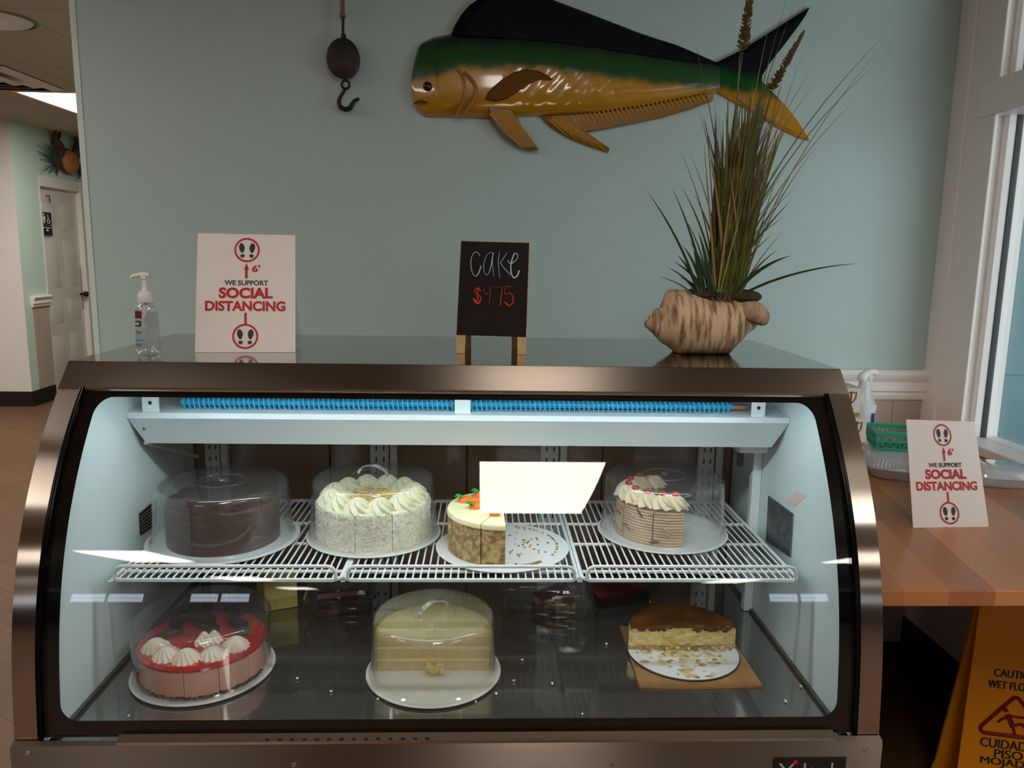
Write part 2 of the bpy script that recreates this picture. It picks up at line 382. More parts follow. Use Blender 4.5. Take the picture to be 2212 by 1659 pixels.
b.tube([(sx+.001, 8.02+.022*math.cos(k*PI/6), 1.768+.022*math.sin(k*PI/6)) for k in range(12)], .0035, 4, closed=True); b.prism([Vector((sx, 8.01+a, 1.79+c)) for a, c in ((0, 0), (.012, 0), (.012, .045), (0, .045))], (.0006, 0, 0))
b.box(sx, sx+.0006, 7.92, 8.06, 1.700, 1.708); b.prism([Vector((sx, 7.99+.02*math.cos(k*PI/5), 1.68+.011*math.sin(k*PI/5))) for k in range(10)], (.0006, 0, 0))
b.build('sign_symbols', fw, t)
# crab decoration over the door
t = thing('crab_wall_decoration', 'brown and orange crab sculpture with raised claws above the corridor door', 'wall decoration', (CX, 8.325, 2.265))
cb = mat('crab_brown', (.09, .045, .035), .5, var=.5, vscale=30); co = mat('crab_orange', (.48, .20, .06), .5, var=.2, vscale=20)
b = MB(); b.ball((CX+.07, 8.325, 2.380), (.06, .15, .115), 20); b.build('shell', co, t)
b = MB(); b.ball((CX+.045, 8.320, 2.385), (.045, .165, .13), 20); b.build('shell_rim', cb, t)
for sgn, (yb, yt) in ((-1, (8.195, 8.115)), (1, (8.465, 8.525))):
    b = MB(); p = [(CX+.05, yb, 2.405), (CX+.06, yb-.02*-sgn, 2.495), (CX+.06, yt, 2.542), (CX+.06, yt-.01*sgn, 2.592)]
    b.tube(smoothpath(p), [.03+.016*math.sin(i/18*PI) for i in range(19)], 10)
    for q in (-1, 1): b.tube(smoothpath([(CX+.06, yt, 2.582), (CX+.07, yt+q*.045, 2.617), (CX+.07, yt-sgn*.04+q*.02, 2.652)]), [.026*(1-i/13) + .004 for i in range(13)], 8)
    b.build('claw', cb, t)
for sgn in (-1, 1):
    for k in range(4):
        b = MB(); b.tube(smoothpath([(CX+.03, 8.325+sgn*.13, 2.375-.02*k), (CX+.07, 8.325+sgn*(.2+.01*k), 2.385-.03*k), (CX+.03, 8.325+sgn*(.24-.015*k), 2.315-.03*k)]), [.012*(1-i/16)+.003 for i in range(13)], 6); b.build('leg', cb, t)
b = MB(); random.seed(3)
for k in range(46):
    p = Vector((CX+.02, 8.145, 2.315)); q = p+Vector((random.uniform(0, .05), random.uniform(-.33, -.02), random.uniform(-.08, .2))); b.tube([p, (p+q)/2+Vector((.02, 0, .03)), q], .0035, 4)
b.build('sea_grass', mat('dull_green', (.05, .12, .07), .7), t)
# ceiling troffers
def troffer(x, y, label, w=.54, l=1.21):
    t = thing('ceiling_light', label, 'ceiling light', (x, y, H-.012), 'ceiling troffers')
    b = MB(); h, k = w/2, l/2; e = .035
    b.box(x-h-e, x+h+e, y-k-e, y-k, H-.012, H-.0005); b.box(x-h-e, x+h+e, y+k, y+k+e, H-.012, H-.0005); b.box(x-h-e, x-h, y-k, y+k, H-.012, H-.0005); b.box(x+h, x+h+e, y-k, y+k, H-.012, H-.0005)
    b.build('frame', M['white_trim'], t)
    b = MB(); b.box(x-h, x+h, y-k, y+k, H-.006, H-.0005); b.build('diffuser', M['troffer'], t)
troffer(-3.21, 6.72, 'white rectangular ceiling light glowing over the corridor at the left edge')
troffer(.25, -.385, 'ceiling light over the viewer, the big bright panel mirrored in the case glass')
troffer(-2.82, -3.66, 'ceiling light behind the viewer, wide streak mirrored at left of the wire shelf')
troffer(-3.05, -7.45, 'ceiling light behind the viewer, middle streak mirrored along the left rack edge')
troffer(-3.27, -11.45, 'farthest ceiling light behind the viewer, thin streak mirrored over the pink cake')
troffer(3.45, -8.2, 'ceiling light behind the viewer, thin streak mirrored under the right rack')
troffer(-3.2, 4.2, 'unseen ceiling light added over the corridor near the left edge')  # unseen lamp, added to brighten the corridor
troffer(-5.3, 5.3, 'unseen ceiling light added in front of the cream corridor wall')  # out of view; added so the cream wall gets more light
troffer(-5.3, 2.6, 'unseen ceiling light added in the aisle left of the corridor')  # out-of-view fill added for the corridor side
troffer(2.36, -.64, 'ceiling light right of the viewer, bright patch mirrored high on the right steel band')
troffer(3.35, -3.66, 'ceiling light behind the viewer to the right, mirrored lower on the right steel band')
troffer(-2.9, -.1, 'unseen ceiling light added over the aisle left of the viewer as fill')  # unseen lamp added for fill from the left
troffer(-2.9, 1.5, 'unseen ceiling light added over the aisle left of the display case')  # added out of view to light the window trim from the left
# ceiling vent and smoke detector
t = thing('ceiling_vent', 'square white louvred air vent in the ceiling before the corridor light', 'ceiling vent', (-3.45, 5.65, H-.02))
vx, vy = -3.45, 5.66
b = MB(); b.box(vx-.36, vx+.36, vy-.36, vy+.36, H-.006, H-.0005); b.build('backing', M['black_matte'], t)
for k in range(4):
    b = MB(); r0 = .36-.085*k; r1 = r0-.055; z0, z1 = H-.008, H-.03
    for a in range(4):
        A = a*PI/2; R = Matrix.Rotation(A, 3, 'Z'); o = Vector((vx, vy, 0))
        q0 = [o+R @ Vector(p) for p in ((-r0, -r0, z0), (r0, -r0, z0), (r1, -r1, z1), (-r1, -r1, z1))]
        b.hexa(q0, [p+Vector((0, 0, .003)) for p in q0])
    b.build('louvre', M['white_trim'], t)
t = thing('ceiling_speaker', 'round white ceiling speaker at the top left corner', 'ceiling speaker', (-2.52, 4.27, H-.03))
b = MB(); b.lathe([(0, -.028), (.11, -.026), (.165, -.012), (.18, -.0005), (0, -.0005)], (-2.52, 4.27, H), 40); b.build('grille', M['white_trim'], t)
b = MB(); b.lathe([(.182, -.008), (.2, -.004), (.2, -.0005), (.182, -.0005)], (-2.52, 4.27, H), 40); b.build('rim', mat('grey_rim', (.2, .19, .17), .5), t)

# ------------------------------------------------------------------ refrigerated display case
PC = (-0.71976928, 3.42296749, -5.01580543, 3.05258297, 0.54823329)
def prof(z):
    s = 0
    for c in PC: s = s*z+c
    return s
XL, XR = -.796, .704
case = thing('display_case', 'stainless refrigerated display case with curved glass front holding cakes', 'display case', (-.046, 1.6, 0))
YB = 1.996
ZS = [.60+.645*i/40 for i in range(41)]
# top panel
b = MB(); b.prism([Vector((XL, y, z)) for y, z in ((1.4745, 1.291), (YB, 1.291), (YB, 1.266), (1.50, 1.266))], (1.5, 0, 0)); b.v = [Vector((v.x*1.0+(.0105 if v.x < 0 else -.0105)*(1 if v.y < 1.9 else .35), v.y, v.z)) for v in b.v]; b.build('top_panel', M['steel_top'], case)
# fascia (sloping front of the top)
b = MB(); b.prism([Vector((XL, y, z)) for y, z in ((1.449, 1.244), (1.4500, 1.2475), (1.4700, 1.2885), (1.4725, 1.2908), (1.48, 1.270), (1.458, 1.238), (1.4505, 1.238))], (1.5, 0, 0)); b.v = [Vector((v.x+(.0105 if v.x < 0 else -.0105)*max(0, (v.z-1.246)/.045), v.y, v.z)) for v in b.v]; b.build('fascia', M['steel'], case)
b = MB(); b.prism([Vector((XL, y, z)) for y, z in ((1.4455, 1.2425), (1.449, 1.2460), (1.4505, 1.2430), (1.447, 1.2395))], (1.5, 0, 0)); b.build('fascia_lip', M['chrome'], case)
# end panels with the curved steel band
for x0, x1 in ((XL, -.756), (.664, XR)):
    b = MB(); poly = [Vector((x0, prof(z), z)) for z in ZS]+[Vector((x0, 1.458, 1.245)), Vector((x0, YB, 1.262)), Vector((x0, YB, .60))]
    n = len(poly); D = Vector((x1-x0, 0, 0))
    b.add(poly, [tuple(range(n))]); b.add([p+D for p in poly], [tuple(range(n))])
    for i in range(n):
        j = (i+1) % n; b.add([poly[i], poly[j], poly[j]+D, poly[i]+D], [(0, 1, 2, 3)], 0, i < 40)
    e = b.build('end_panel', M['steel_side'], case)
    b = MB(); xa, xb = (-.756, -.747) if x0 < 0 else (.655, .664)
    for q in range(2):
        xx = lerp(xa, xb, .25+.5*q)
        b.tube([(xx, prof(z)-.001, z) for z in ZS[3:]], .0028, 8)
    b.build('gasket', M['black'], e)
# glass
GZ0, GZ1 = .672, 1.2385
def gz(v): return lerp(GZ0, GZ1, v)
b = MB()
b.grid(lambda u, v: (lerp(-.755, .663, u), prof(gz(v))+.001, gz(v)), 2, 72)
b.grid(lambda u, v: (lerp(-.755, .663, u), prof(gz(v))+.007, gz(v)), 2, 72)
for x in (-.755, .663): b.grid(lambda u, v: (x, prof(gz(v))+.001+.006*u, gz(v)), 1, 72, smooth=False)
for v_ in (0, 1): b.grid(lambda u, v: (lerp(-.755, .663, u), prof(gz(v_))+.001+.006*v, gz(v_)), 2, 1, smooth=False)
gl = b.build('glass_front', M['glass'], case)
# printed black border inside the glass, with rounded corners
CZ0, CZ1, CL, CR, RC = .700, 1.2285, -.722, .630, .03
b = MB(); rows = []
zz = [GZ0, CZ0]+[CZ0+RC*(1-math.cos(i*PI/16)) for i in range(1, 9)]+[lerp(CZ0+RC, CZ1-RC, i/24) for i in range(1, 24)]+[CZ1-RC+RC*math.sin(i*PI/16) for i in range(0, 9)]+[GZ1]
def inset(z):
    if z < CZ0+RC: q = (CZ0+RC-z)/RC
    elif z > CZ1-RC: q = (z-(CZ1-RC))/RC
    else: return 0
    return RC*(1-math.sqrt(max(0, 1-q*q)))
for dy in (.0078, .0095):
    for i in range(len(zz)-1):
        z0, z1 = zz[i], zz[i+1]; y0, y1 = prof(z0)+dy, prof(z1)+dy
        if z1 <= CZ0+1e-9 or z0 >= CZ1-1e-9: b.add([(-.755, y0, z0), (.663, y0, z0), (.663, y1, z1), (-.755, y1, z1)], [(0, 1, 2, 3)])
        else:
            b.add([(-.755, y0, z0), (CL+inset(z0), y0, z0), (CL+inset(z1), y1, z1), (-.755, y1, z1)], [(0, 1, 2, 3)])
            b.add([(CR-inset(z0), y0, z0), (.663, y0, z0), (.663, y1, z1), (CR-inset(z1), y1, z1)], [(0, 1, 2, 3)])
b.build('black_border', M['black'], gl)
# white inner liners
for xo, xi in ((-.7555, -.745), (.654, .6635)):
    b = MB(); a = [Vector((xo, prof(z)+.011, z)) for z in ZS if z > .655]+[Vector((xo, 1.46, 1.245)), Vector((xo, 1.955, 1.245)), Vector((xo, 1.955, .655))]
    b.prism(a, (xi-xo, 0, 0)); b.build('side_liner', M['liner'], case)
# deck
b = MB(); b.box(-.745, .654, 1.242, 1.955, .640, .657); dk = b.build('deck', M['steel_deck'], case)
de = mat('deck_edge_steel', (.2, .19, .18), .3, 1)
for xa in (-.7448, .6458): b = MB(); b.box(xa, xa+.008, 1.245, 1.955, .6572, .664); b.build('deck_edge', de, dk)
# rear sliding doors and posts
for k, (xa, xb) in enumerate(((-.745, -.40), (-.40, -.045), (-.045, .31), (.31, .654))):
    b = MB(); b.box(xa+.002, xb-.002, 1.957+.004*(k % 2), 1.966+.004*(k % 2), .66, 1.24); b.build('rear_door', M['brown_door'], case)
b = MB(); b.box(XL+.04, XR-.04, 1.985, 1.995, .60, 1.262); b.build('back_panel', mat('case_back_brown', (.030, .020, .014), .4), case)
for xa, xb in ((-.715, -.655), (-.295, -.225), (.145, .215), (.56, .625)):
    b = MB(); b.box(xa, xb-.022, 1.945, 1.955, .66, 1.24); b.box(xb-.018, xb, 1.940, 1.955, .66, 1.24)
    p = b.build('rear_post', M['post'], case, bevel=.002)
    b = MB()
    for z in [.70+.03*i for i in range(18)]:
        for q in (.35, .75): b.box(lerp(xa, xb-.022, q)-.0018, lerp(xa, xb-.022, q)+.0018, 1.9440, 1.9449, z, z+.012)
    b.build('shelf_slot', M['black_matte'], p)
# light canopy: bright lip and sloping sheet
b = MB(); cs = [(1.600, 1.166), (1.600, 1.154), (1.604, 1.151), (1.640, 1.091), (1.643, 1.092), (1.612, 1.151), (1.612, 1.163), (1.74, 1.175), (1.74, 1.178)]
b.prism([Vector((-.744, y, z)) for y, z in cs], (1.397, 0, 0)); b.v = [Vector((v.x+(.019 if v.x < 0 else -.019)*max(0, min(1, (1.151-v.z)/.06)), v.y, v.z)) for v in b.v]; cn = b.build('canopy', M['white_metal'], case)
b = MB()
for px, py in ((307, 897), (334, 909), (311, 926)):
    p = at(px, py, 'y', 1.6045 if py < 900 else 1.617); b.ball(p, .0035, 8)
b.build('rivet', mat('grey_rivet', (.25, .27, .27), .4, 1), cn)
b = MB(); b.tube([(-.728, 1.645, 1.092), (-.728, 1.93, .985)], .0055, 8); b.build('drain_tube', M['wire'], case)
b = MB(); b.tube([(.640, 1.62, 1.150), (.640, 1.90, 1.02)], .010, 8, flat=.3); b.build('drip_bracket', mat('grey_bracket', (.20, .21, .20), .4, .6), case)
# blue finned coil behind the lip
cy, cz = 1.636, 1.1815
b = MB(); n = 112; pts = []
for i in range(n*10+1):
    a = i/10*2*PI; pts.append((-.640+1.172*i/(n*10), cy+.014*math.cos(a), cz+.0135*math.sin(a)))
b.tube(pts, .0018, 5); cl = b.build('evaporator_coil', M['coil'], case)
b = MB(); b.tube([(-.645, cy+.002, cz+.001), (.54, cy+.002, cz+.001)], .0075, 12); b.build('coil_core', mat('cyan_core', (.02, .34, .60), .3), cl)
b = MB(); b.box(-.66, .60, 1.613, 1.665, 1.1635, 1.1665); b.build('coil_gap_shade', mat('gap_shade_dark', (.02, .03, .035), .4), case)  # dark strip; its colour stands in for the shaded gap under the coil
b = MB(); b.box(-.064, -.030, 1.6165, 1.6185, 1.167, 1.203); b.box(-.064, -.030, 1.6165, 1.656, 1.200, 1.203); b.build('coil_clip', M['white_metal'], case, bevel=.002)
for xa, xb in ((-.715, -.680), (.572, .602)):
    b = MB(); b.box(xa, xb, 1.606, 1.611, 1.164, 1.236); b.box(xa, xb, 1.606, 1.66, 1.1635, 1.1665)
    o = b.build('coil_bracket', M['white_metal'], case, bevel=.002)
    b = MB(); b.tube([((xa+xb)/2, 1.6052, 1.186), ((xa+xb)/2, 1.607, 1.186)], .004, 10); b.build('bracket_hole', M['black_matte'], o)
b = MB(); b.tube([(.54, cy, cz), (.570, cy, cz)], .006, 8); b.build('copper_stub', mat('copper', (.6, .3, .18), .3, 1), case)
# lamp in the header
b = MB(); b.box(-.66, .57, 1.453, 1.474, 1.2345, 1.2385); hd = b.build('lamp_tube', M['led'], case)
b = MB(); b.box(-.744, .653, 1.452, 1.60, 1.2390, 1.2500); b.build('lamp_housing', M['white_metal'], case)
# right rear channel with a white cap, thermometer plates
b = MB(); b.box(.6320, .6535, 1.738, 1.760, .6575, 1.064); b.build('shelf_upright', M['white_metal'], case, bevel=.002)
b = MB(); b.box(.578, .648, 1.690, 1.775, 1.064, 1.086); b.build('drip_box', M['white_metal'], case, bevel=.004)
b = MB(); b.box(.590, .606, 1.730, 1.737, 1.02, 1.066); b.build('rubber_stop', mat('dark_blue_rubber', (.02, .025, .05), .4), case, bevel=.004)
b = MB(); P = [at(px, py, 'x', .6535) for px, py in ((1662, 1071), (1715, 1110), (1709, 1204), (1657, 1168))]
b.prism(P, (-.003, 0, 0)); b.build('metal_plate', mat('spotted_metal', (.30, .33, .37), .3, .8, var=.6, vscale=50), case)
b = MB(); P = [at(px, py, 'x', -.7445) for px, py in ((300, 1109), (335, 1080), (335, 1132), (302, 1155))]
b.prism(P, (.003, 0, 0)); g = b.build('side_vent', M['black_matte'], case)
b = MB()
for k in range(1, 7): b.tube([P[0].lerp(P[3], k/7)+Vector((.004, 0, 0)), P[1].lerp(P[2], k/7)+Vector((.004, 0, 0))], .0013, 5)
b.build('vent_slat', mat('grey_slat', (.15, .17, .16), .5), g)
b = MB(); P = [at(px, py, 'x', .6537) for px, py in ((1695, 1085), (1722, 1062), (1742, 1072), (1716, 1095))]
b.prism(P, (-.0006, 0, 0)); b.build('faded_sticker', mat('pale_pink_sticker', (.80, .62, .60), .5), case)
# support arms under the racks
for x in (-.722, -.2745, .1915, .632):
    b = MB(); b.prism([Vector((x-.005, y, z)) for y, z in ((1.435, .866), (1.94, .866), (1.94, .80), (1.90, .80))], (.010, 0, 0)); b.build('shelf_arm', M['white_metal'] if x < .6 else mat('grey_arm', (.2, .2, .2), .4), case)
# base: top rail, body, screws, name plate
b = MB(); b.prism([Vector((XL, y, z)) for y, z in ((1.2235, .6725), (1.2135, .6690), (1.2120, .660), (1.2120, .56), (1.2235, .56))], (1.5, 0, 0)); b.build('front_rail', M['steel'], case)
b = MB(); b.prism([Vector((-.62, y, z)) for y, z in ((1.2275, .6815), (1.2145, .6740), (1.2135, .6695), (1.2275, .6695))], (1.24, 0, 0)); b.build('rail_ledge', M['chrome'], case)
b = MB(); b.box(XL+.005, XR-.005, 1.224, 1.990, .10, .639); b.build('base_cabinet', M['steel'], case)
b = MB(); b.box(XL+.03, XR-.03, 1.26, 1.97, .0005, .10); b.build('toe_kick', M['black_matte'], case)
for px, py in ((60, 1627), (635, 1652), (1322, 1648), (1869, 1617)):
    b = MB(); p = at(px, py, 'y', 1.212)
    b.tube([p+Vector((0, .001, 0)), p+Vector((0, -.0025, 0))], [.0045, .0035], 12); b.build('screw', M['chrome'], case)
b = MB()
for k in range(14): b.box(-.37+.021*k, -.363+.021*k, 1.2160, 1.2185, .6765, .6785)
b.build('drain_notch', M['black_matte'], case)
b = MB(); b.box(.5125, .640, 1.2085, 1.2118, .588, .640); pl = b.build('name_plate', M['black_matte'], case)
b = MB(); put_text(b, 'X\u0131ltek', (.576, 1.2085, .6145), (1, 0, 0), (0, 0, 1), (0, -1, 0), .114, .032, -.008); b.build('lettering', mat('grey_letter', (.45, .43, .42), .4), pl)
b = MB(); p = Vector((.5495, 1.2078, .6345)); b.prism([p+Vector((-.0045, 0, -.005)), p+Vector((.0045, 0, -.005)), p+Vector((.003, 0, .001)), p+Vector((0, 0, .0035)), p+Vector((-.003, 0, .001))], (0, -.0005, 0)); b.build('red_dot', mat('red_flame', (.6, .02, .02), .4), pl)

# ------------------------------------------------------------------ wire racks
SZ = .877
def rack(x0, x1, label):
    t = thing('wire_rack', label, 'shelf', ((x0+x1)/2, 1.67, SZ-.008), 'white wire racks in the display case')
    ra = .0042; y0, y1 = 1.428, 1.918
    b = MB()
    for q in ([(x0+.012, y0, SZ-.004), (x1-.012, y0, SZ-.004), (x1, y0+.012, SZ-.004), (x1, y1-.01, SZ-.004), (x1-.01, y1, SZ-.004), (x0+.01, y1, SZ-.004), (x0, y1-.01, SZ-.004), (x0, y0+.012, SZ-.004)],):
        b.tube(q, ra, 8, closed=True)
    for y in (1.475, 1.625, 1.755): b.tube([(x0, y, SZ-.0065), (x1, y, SZ-.0065)], .0038, 8)
    b.build('frame', M['wire'], t)
    b = MB(); n = round((x1-x0-.012)/.0142)
    for i in range(1, n):
        x = x0+(x1-x0)*i/n; b.tube([(x, y0-.001, SZ-.003), (x, y0+.004, SZ), (x, y1, SZ)], .0019, 6)
    b.build('wires', M['wire'], t)
    b = MB(); xa, xb = x0+.010, x1-.010; zt = SZ+.026; yy = y0-.001
    b.tube([(xa-.003, yy, SZ-.003), (xa-.002, yy-.002, zt-.012), (xa+.003, yy-.003, zt-.003), (xa+.012, yy-.003, zt), (xb-.012, yy-.003, zt), (xb-.003, yy-.003, zt-.003), (xb+.002, yy-.002, zt-.012), (xb+.003, yy, SZ-.003)], .0036, 8)
    b.build('front_lip', M['wire'], t)
    return t
rack(-.714, -.278, 'left white wire rack, carrying the covered chocolate cake')
rack(-.270, .187, 'middle white wire rack, carrying coconut cake and cut carrot cake')
rack(.196, .626, 'right white wire rack, carrying the cake with red cherries')

# ------------------------------------------------------------------ plates, domes
RZ = SZ+.0022            # top of the wires
DZ = .6575               # top of the deck
def plate(x, y, z, r, label, rim=.006, m='plate', group='round cake plates', name='cake_plate'):
    b = MB(); b.lathe([(0, 0), (r*.9, 0), (r, rim*.7), (r, rim), (r-.004, rim), (r*.91, .004), (0, .004)], (x, y, z), 64); o = b.build(name, M[m])
    tag(o, label, 'plate', group); return o
def dome(x, y, z, r0, r1, h, label, handle=None, mm='dome', rings=True):
    t = thing('cake_dome', label, 'cake dome', (x, y, z), 'clear cake domes'); th = .0022
    o_ = [(r0+.004, 0), (r0+.004, .004), (r0, .006)]
    for i in range(1, 9): o_.append((lerp(r0, r1, i/8), lerp(.006, h-.014, i/8)))
    for i in range(1, 7): a = i/6*PI/2; o_.append((r1-.012+.012*math.cos(a), h-.014+.014*math.sin(a)))
    o_ += [(r1*.6, h+.001), (r1*.33, h+.0015)]
    inner = [(max(r-th, 0), min(zv, h-th+.0005) if zv > h-.02 else zv) for r, zv in o_[::-1]]
    b = MB(); b.lathe(o_+[(0, h+.0015)], (x, y, z), 72); b.lathe([(0, h-.001)]+inner, (x, y, z), 72); b.lathe([(r0+.004-th, 0), (r0+.004, 0)], (x, y, z), 72)
    b.build('cover', M[mm], t)
    if rings:
        b = MB(); b.tube([(x+r1*.36*math.cos(k*PI/24), y+r1*.36*math.sin(k*PI/24), z+h+.002) for k in range(48)], .0012, 5, closed=True); b.build('ring', M['clear_box'], t)
    if handle is not None:
        a = handle; u = Vector((math.cos(a), math.sin(a), 0)); v = Vector((-u.y, u.x, 0)); c = Vector((x, y, z+h+.001))
        pts = [c+u*(.036*math.cos(PI-k*PI/14))+Vector((0, 0, .021*math.sin(k*PI/14))) for k in range(15)]
        b = MB(); w = .0055
        for i in range(14):
            p, q = pts[i], pts[i+1]; e = Vector((0, 0, .0028))
            b.hexa([p-v*w, p+v*w, q+v*w, q-v*w], [p-v*w+e, p+v*w+e, q+v*w+e, q-v*w+e])
        b.build('handle', mat('clear_handle', (.75, .76, .74), .06, .75) if 'handle_m' not in M else M['handle_m'], t)
    elif rings:
        b = MB(); b.ball((x, y, z+h+.003), (.008, .008, .004), 12); b.build('knob', M['clear_box'], t)
    return t

CHO = (-.566, 1.632); COC = (-.2447, 1.660); CAR = (.041, 1.586); MOC = (.409, 1.682)
STR = (-.566, 1.478); LEM = (-.099, 1.466); CHE = (.431, 1.536)
PT = .0045
plate(*CHO, RZ, .160, 'white plate under the dark chocolate cake on the left rack')
plate(*COC, RZ, .148, 'white plate under the coconut cake on the middle rack')
plate(*MOC, RZ, .147, 'clear-rimmed plate under the cherry cake on the right rack')
plate(*STR, DZ, .139, 'plate under the pink strawberry cake on the case deck')
plate(*LEM, DZ, .137, 'white plate under the half lemon cake on the case deck')
dome(*CHO, RZ+.0065, .146, .139, .1235, 'clear dome over the dark chocolate cake on the left rack')
dome(*COC, RZ+.0065, .140, .133, .130, 'clear dome with strap handle over the coconut cake', handle=-.35)
dome(*MOC, RZ+.0065, .138, .134, .128, 'clear dome over the cherry-topped cake on the right rack')
dome(*STR, DZ+.0065, .130, .134, .1215, 'clear dome over the pink strawberry cake, no handle', rings=False)
dome(*LEM, DZ+.0065, .127, .122, .1235, 'misted dome with strap handle over the half lemon cake', handle=.75, mm='frosted_dome')

# ------------------------------------------------------------------ cakes
def sector(b, c, r, z0, z1, a0, a1, n, e=.006, ms=0, mt=0, mc=0, gap=.0):
    """one slice: side, rounded shoulder, top, cut faces"""
    c = Vector(c); pr = [(0, z0), (r, z0), (r, z1-e), (r-e*.35, z1-e*.25), (r-e, z1), (0, z1)]
    b.lathe(pr, c, n, a0=a0+gap, a1=a1-gap, mis=[mc, ms, ms, mt, mt])
    return b
def rosette(b, c, r, h, lobes=9, tw=1.1, mi=0, amp=.20):
    c = Vector(c)
    def fn(u, v):
        th = 2*PI*u; k = 1-v
        rr = r*(k**.62)*(1+amp*math.cos(lobes*th+tw*lobes*v*1.6))
        return c+Vector((rr*math.cos(th), rr*math.sin(th), h*(v**.85)))
    b.grid(fn, lobes*7, 10, mi, cu=True)
# chocolate cake
fc = mat('chocolate_frosting', (.055, .021, .013), .32, var=.35, vscale=20, bump=.5, bscale=26, stretch=(1, 1, 3), spec=.4)
t = thing('chocolate_cake', 'round dark chocolate frosted cake under the dome on the left rack', 'cake', (*CHO, RZ+PT))
b = MB(); sector(b, (*CHO, RZ+PT), .117, 0, .093, 0, 2*PI, 72, .012); b.build('frosted_body', fc, t)
b = MB()
for k in range(10): rosette(b, (CHO[0]+.088*math.cos(k*PI/5+.2), CHO[1]+.088*math.sin(k*PI/5+.2), RZ+PT+.0925), .024, .010)
b.build('swirl_border', fc, t)
# coconut cake
cs_ = mat('coconut_side', (.95, .89, .74), .7, col2=(.82, .72, .52), vscale=70, bump=1, bscale=130, contrast=(.35, .6)); ct = mat('cream_top', (.86, .83, .62), .5, bump=.2, bscale=60)
cc = mat('cake_crumb_cut', (.42, .28, .12), .8)
t = thing('coconut_cake', 'white coconut layer cake ringed with cream rosettes under a dome', 'cake', (*COC, RZ+PT))
cz0 = RZ+PT
for k in range(10):
    b = MB(); sector(b, (*COC, cz0), .124, 0, .082, k*PI/5+.14, (k+1)*PI/5+.14, 10, .006, 0, 1, 2, .007); b.build('slice', [cs_, ct, cc], t)
b = MB(); random.seed(11)
for k in range(1500):
    a = random.uniform(0, 2*PI); z = random.uniform(.006, .078); p = Vector((COC[0]+.1245*math.cos(a), COC[1]+.1245*math.sin(a), cz0+z))
    tdir = Vector((-math.sin(a), math.cos(a), 0)); nrm = Vector((math.cos(a), math.sin(a), 0)); g = random.uniform(-1.5, 1.5)
    l = random.uniform(.003, .009); u = (tdir*math.cos(g)+Vector((0, 0, 1))*math.sin(g)+nrm*random.uniform(-.2, .5)).normalized()*l; w = u.cross(nrm).normalized()*.0011
    b.hexa([p-u*.5-w, p+u*.5-w, p+u*.5+w, p-u*.5+w], [q+nrm*.0012 for q in (p-u*.5-w, p+u*.5-w, p+u*.5+w, p-u*.5+w)])
o = b.build('coconut_flakes', mat('coconut_flake', (.92, .89, .80), .6), t); o['kind'] = 'stuff'
rc = mat('rosette_cream', (.88, .84, .60), .4)
for k in range(12):
    a = k*PI/6+.3; b = MB(); rosette(b, (COC[0]+.090*math.cos(a), COC[1]+.090*math.sin(a), cz0+.081), .031, .030, 8, .8); b.build('rosette', rc, t)
b = MB(); random.seed(4)
for k in range(60):
    a = random.uniform(0, 2*PI); r = .052*math.sqrt(random.random()); b.ball((COC[0]+r*math.cos(a), COC[1]+r*math.sin(a), cz0+.083+random.uniform(0, .010)), (.007, .005, .005), 8)
o = b.build('orange_zest', mat('zest', (.80, .50, .08), .3, var=.3, vscale=60), t); o['kind'] = 'stuff'
# carrot cake
o = plate(*CAR, RZ, .143, 'white cake board with crumbs under the cut carrot cake', .003, 'board_white', name='cake_board')
nut = mat('nutty_side', (.58, .42, .20), .7, col2=(.26, .15, .05), vscale=75, bump=1, bscale=110, contrast=(.38, .62)); cf = mat('cream_cheese', (.90, .84, .52), .4, bump=.1)
cut = mat('carrot_crumb', (.45, .28, .08), .8, col2=(.22, .10, .03), vscale=90, bump=.8, bscale=140)
t = thing('carrot_cake', 'half-eaten carrot cake with orange icing carrots on the middle rack', 'cake', (*CAR, RZ+PT))
cz1 = RZ+PT
for a0, a1 in ((92, 150), (150, 205), (205, 247), (247, 272)):
    A0, A1 = math.radians(a0), math.radians(a1); b = MB(); sector(b, (*CAR, cz1), .118, 0, .076, A0, A1, 12, .003, 0, 0, 1, .012); s = b.build('slice', [nut, cut], t)
    b = MB(); sector(b, (*CAR, cz1+.0762), .1195, 0, .011, A0, A1, 12, .005, 0, 0, 0, .012); b.build('frosting', cf, s)
co_ = mat('carrot_icing', (.85, .19, .02), .3, bump=.1); cg = mat('leaf_icing', (.02, .36, .07), .35)
for x, y, a, L in ((-.055, 1.615, -.05, .075), (-.030, 1.568, .45, .085), (.020, 1.520, 1.25, .045), (-.02, 1.655, -.1, .06)):
    b = MB(); u = Vector((math.cos(a), math.sin(a), 0)); p = Vector((x, y, cz1+.0872))
    b.tube([p+u*(L*q) + Vector((0, 0, .004)) for q in (0, .06, .2, .5, .8, 1)], [.004, .0105, .012, .0095, .005, .0015], 10, flat=.75); c_ = b.build('icing_carrot', co_, t)
    b = MB()
    for g in (-.7, .5, 1.4):
        w = Vector((math.cos(a+PI+g), math.sin(a+PI+g), 0)); b.tube([p+u*.006+Vector((0, 0, .013)), p+w*.007+u*.004+Vector((0, 0, .0145)), p+w*.014+u*.004+Vector((0, 0, .014))], [.003, .0052, .001], 6, flat=.5)
    b.build('icing_leaf', cg, c_)
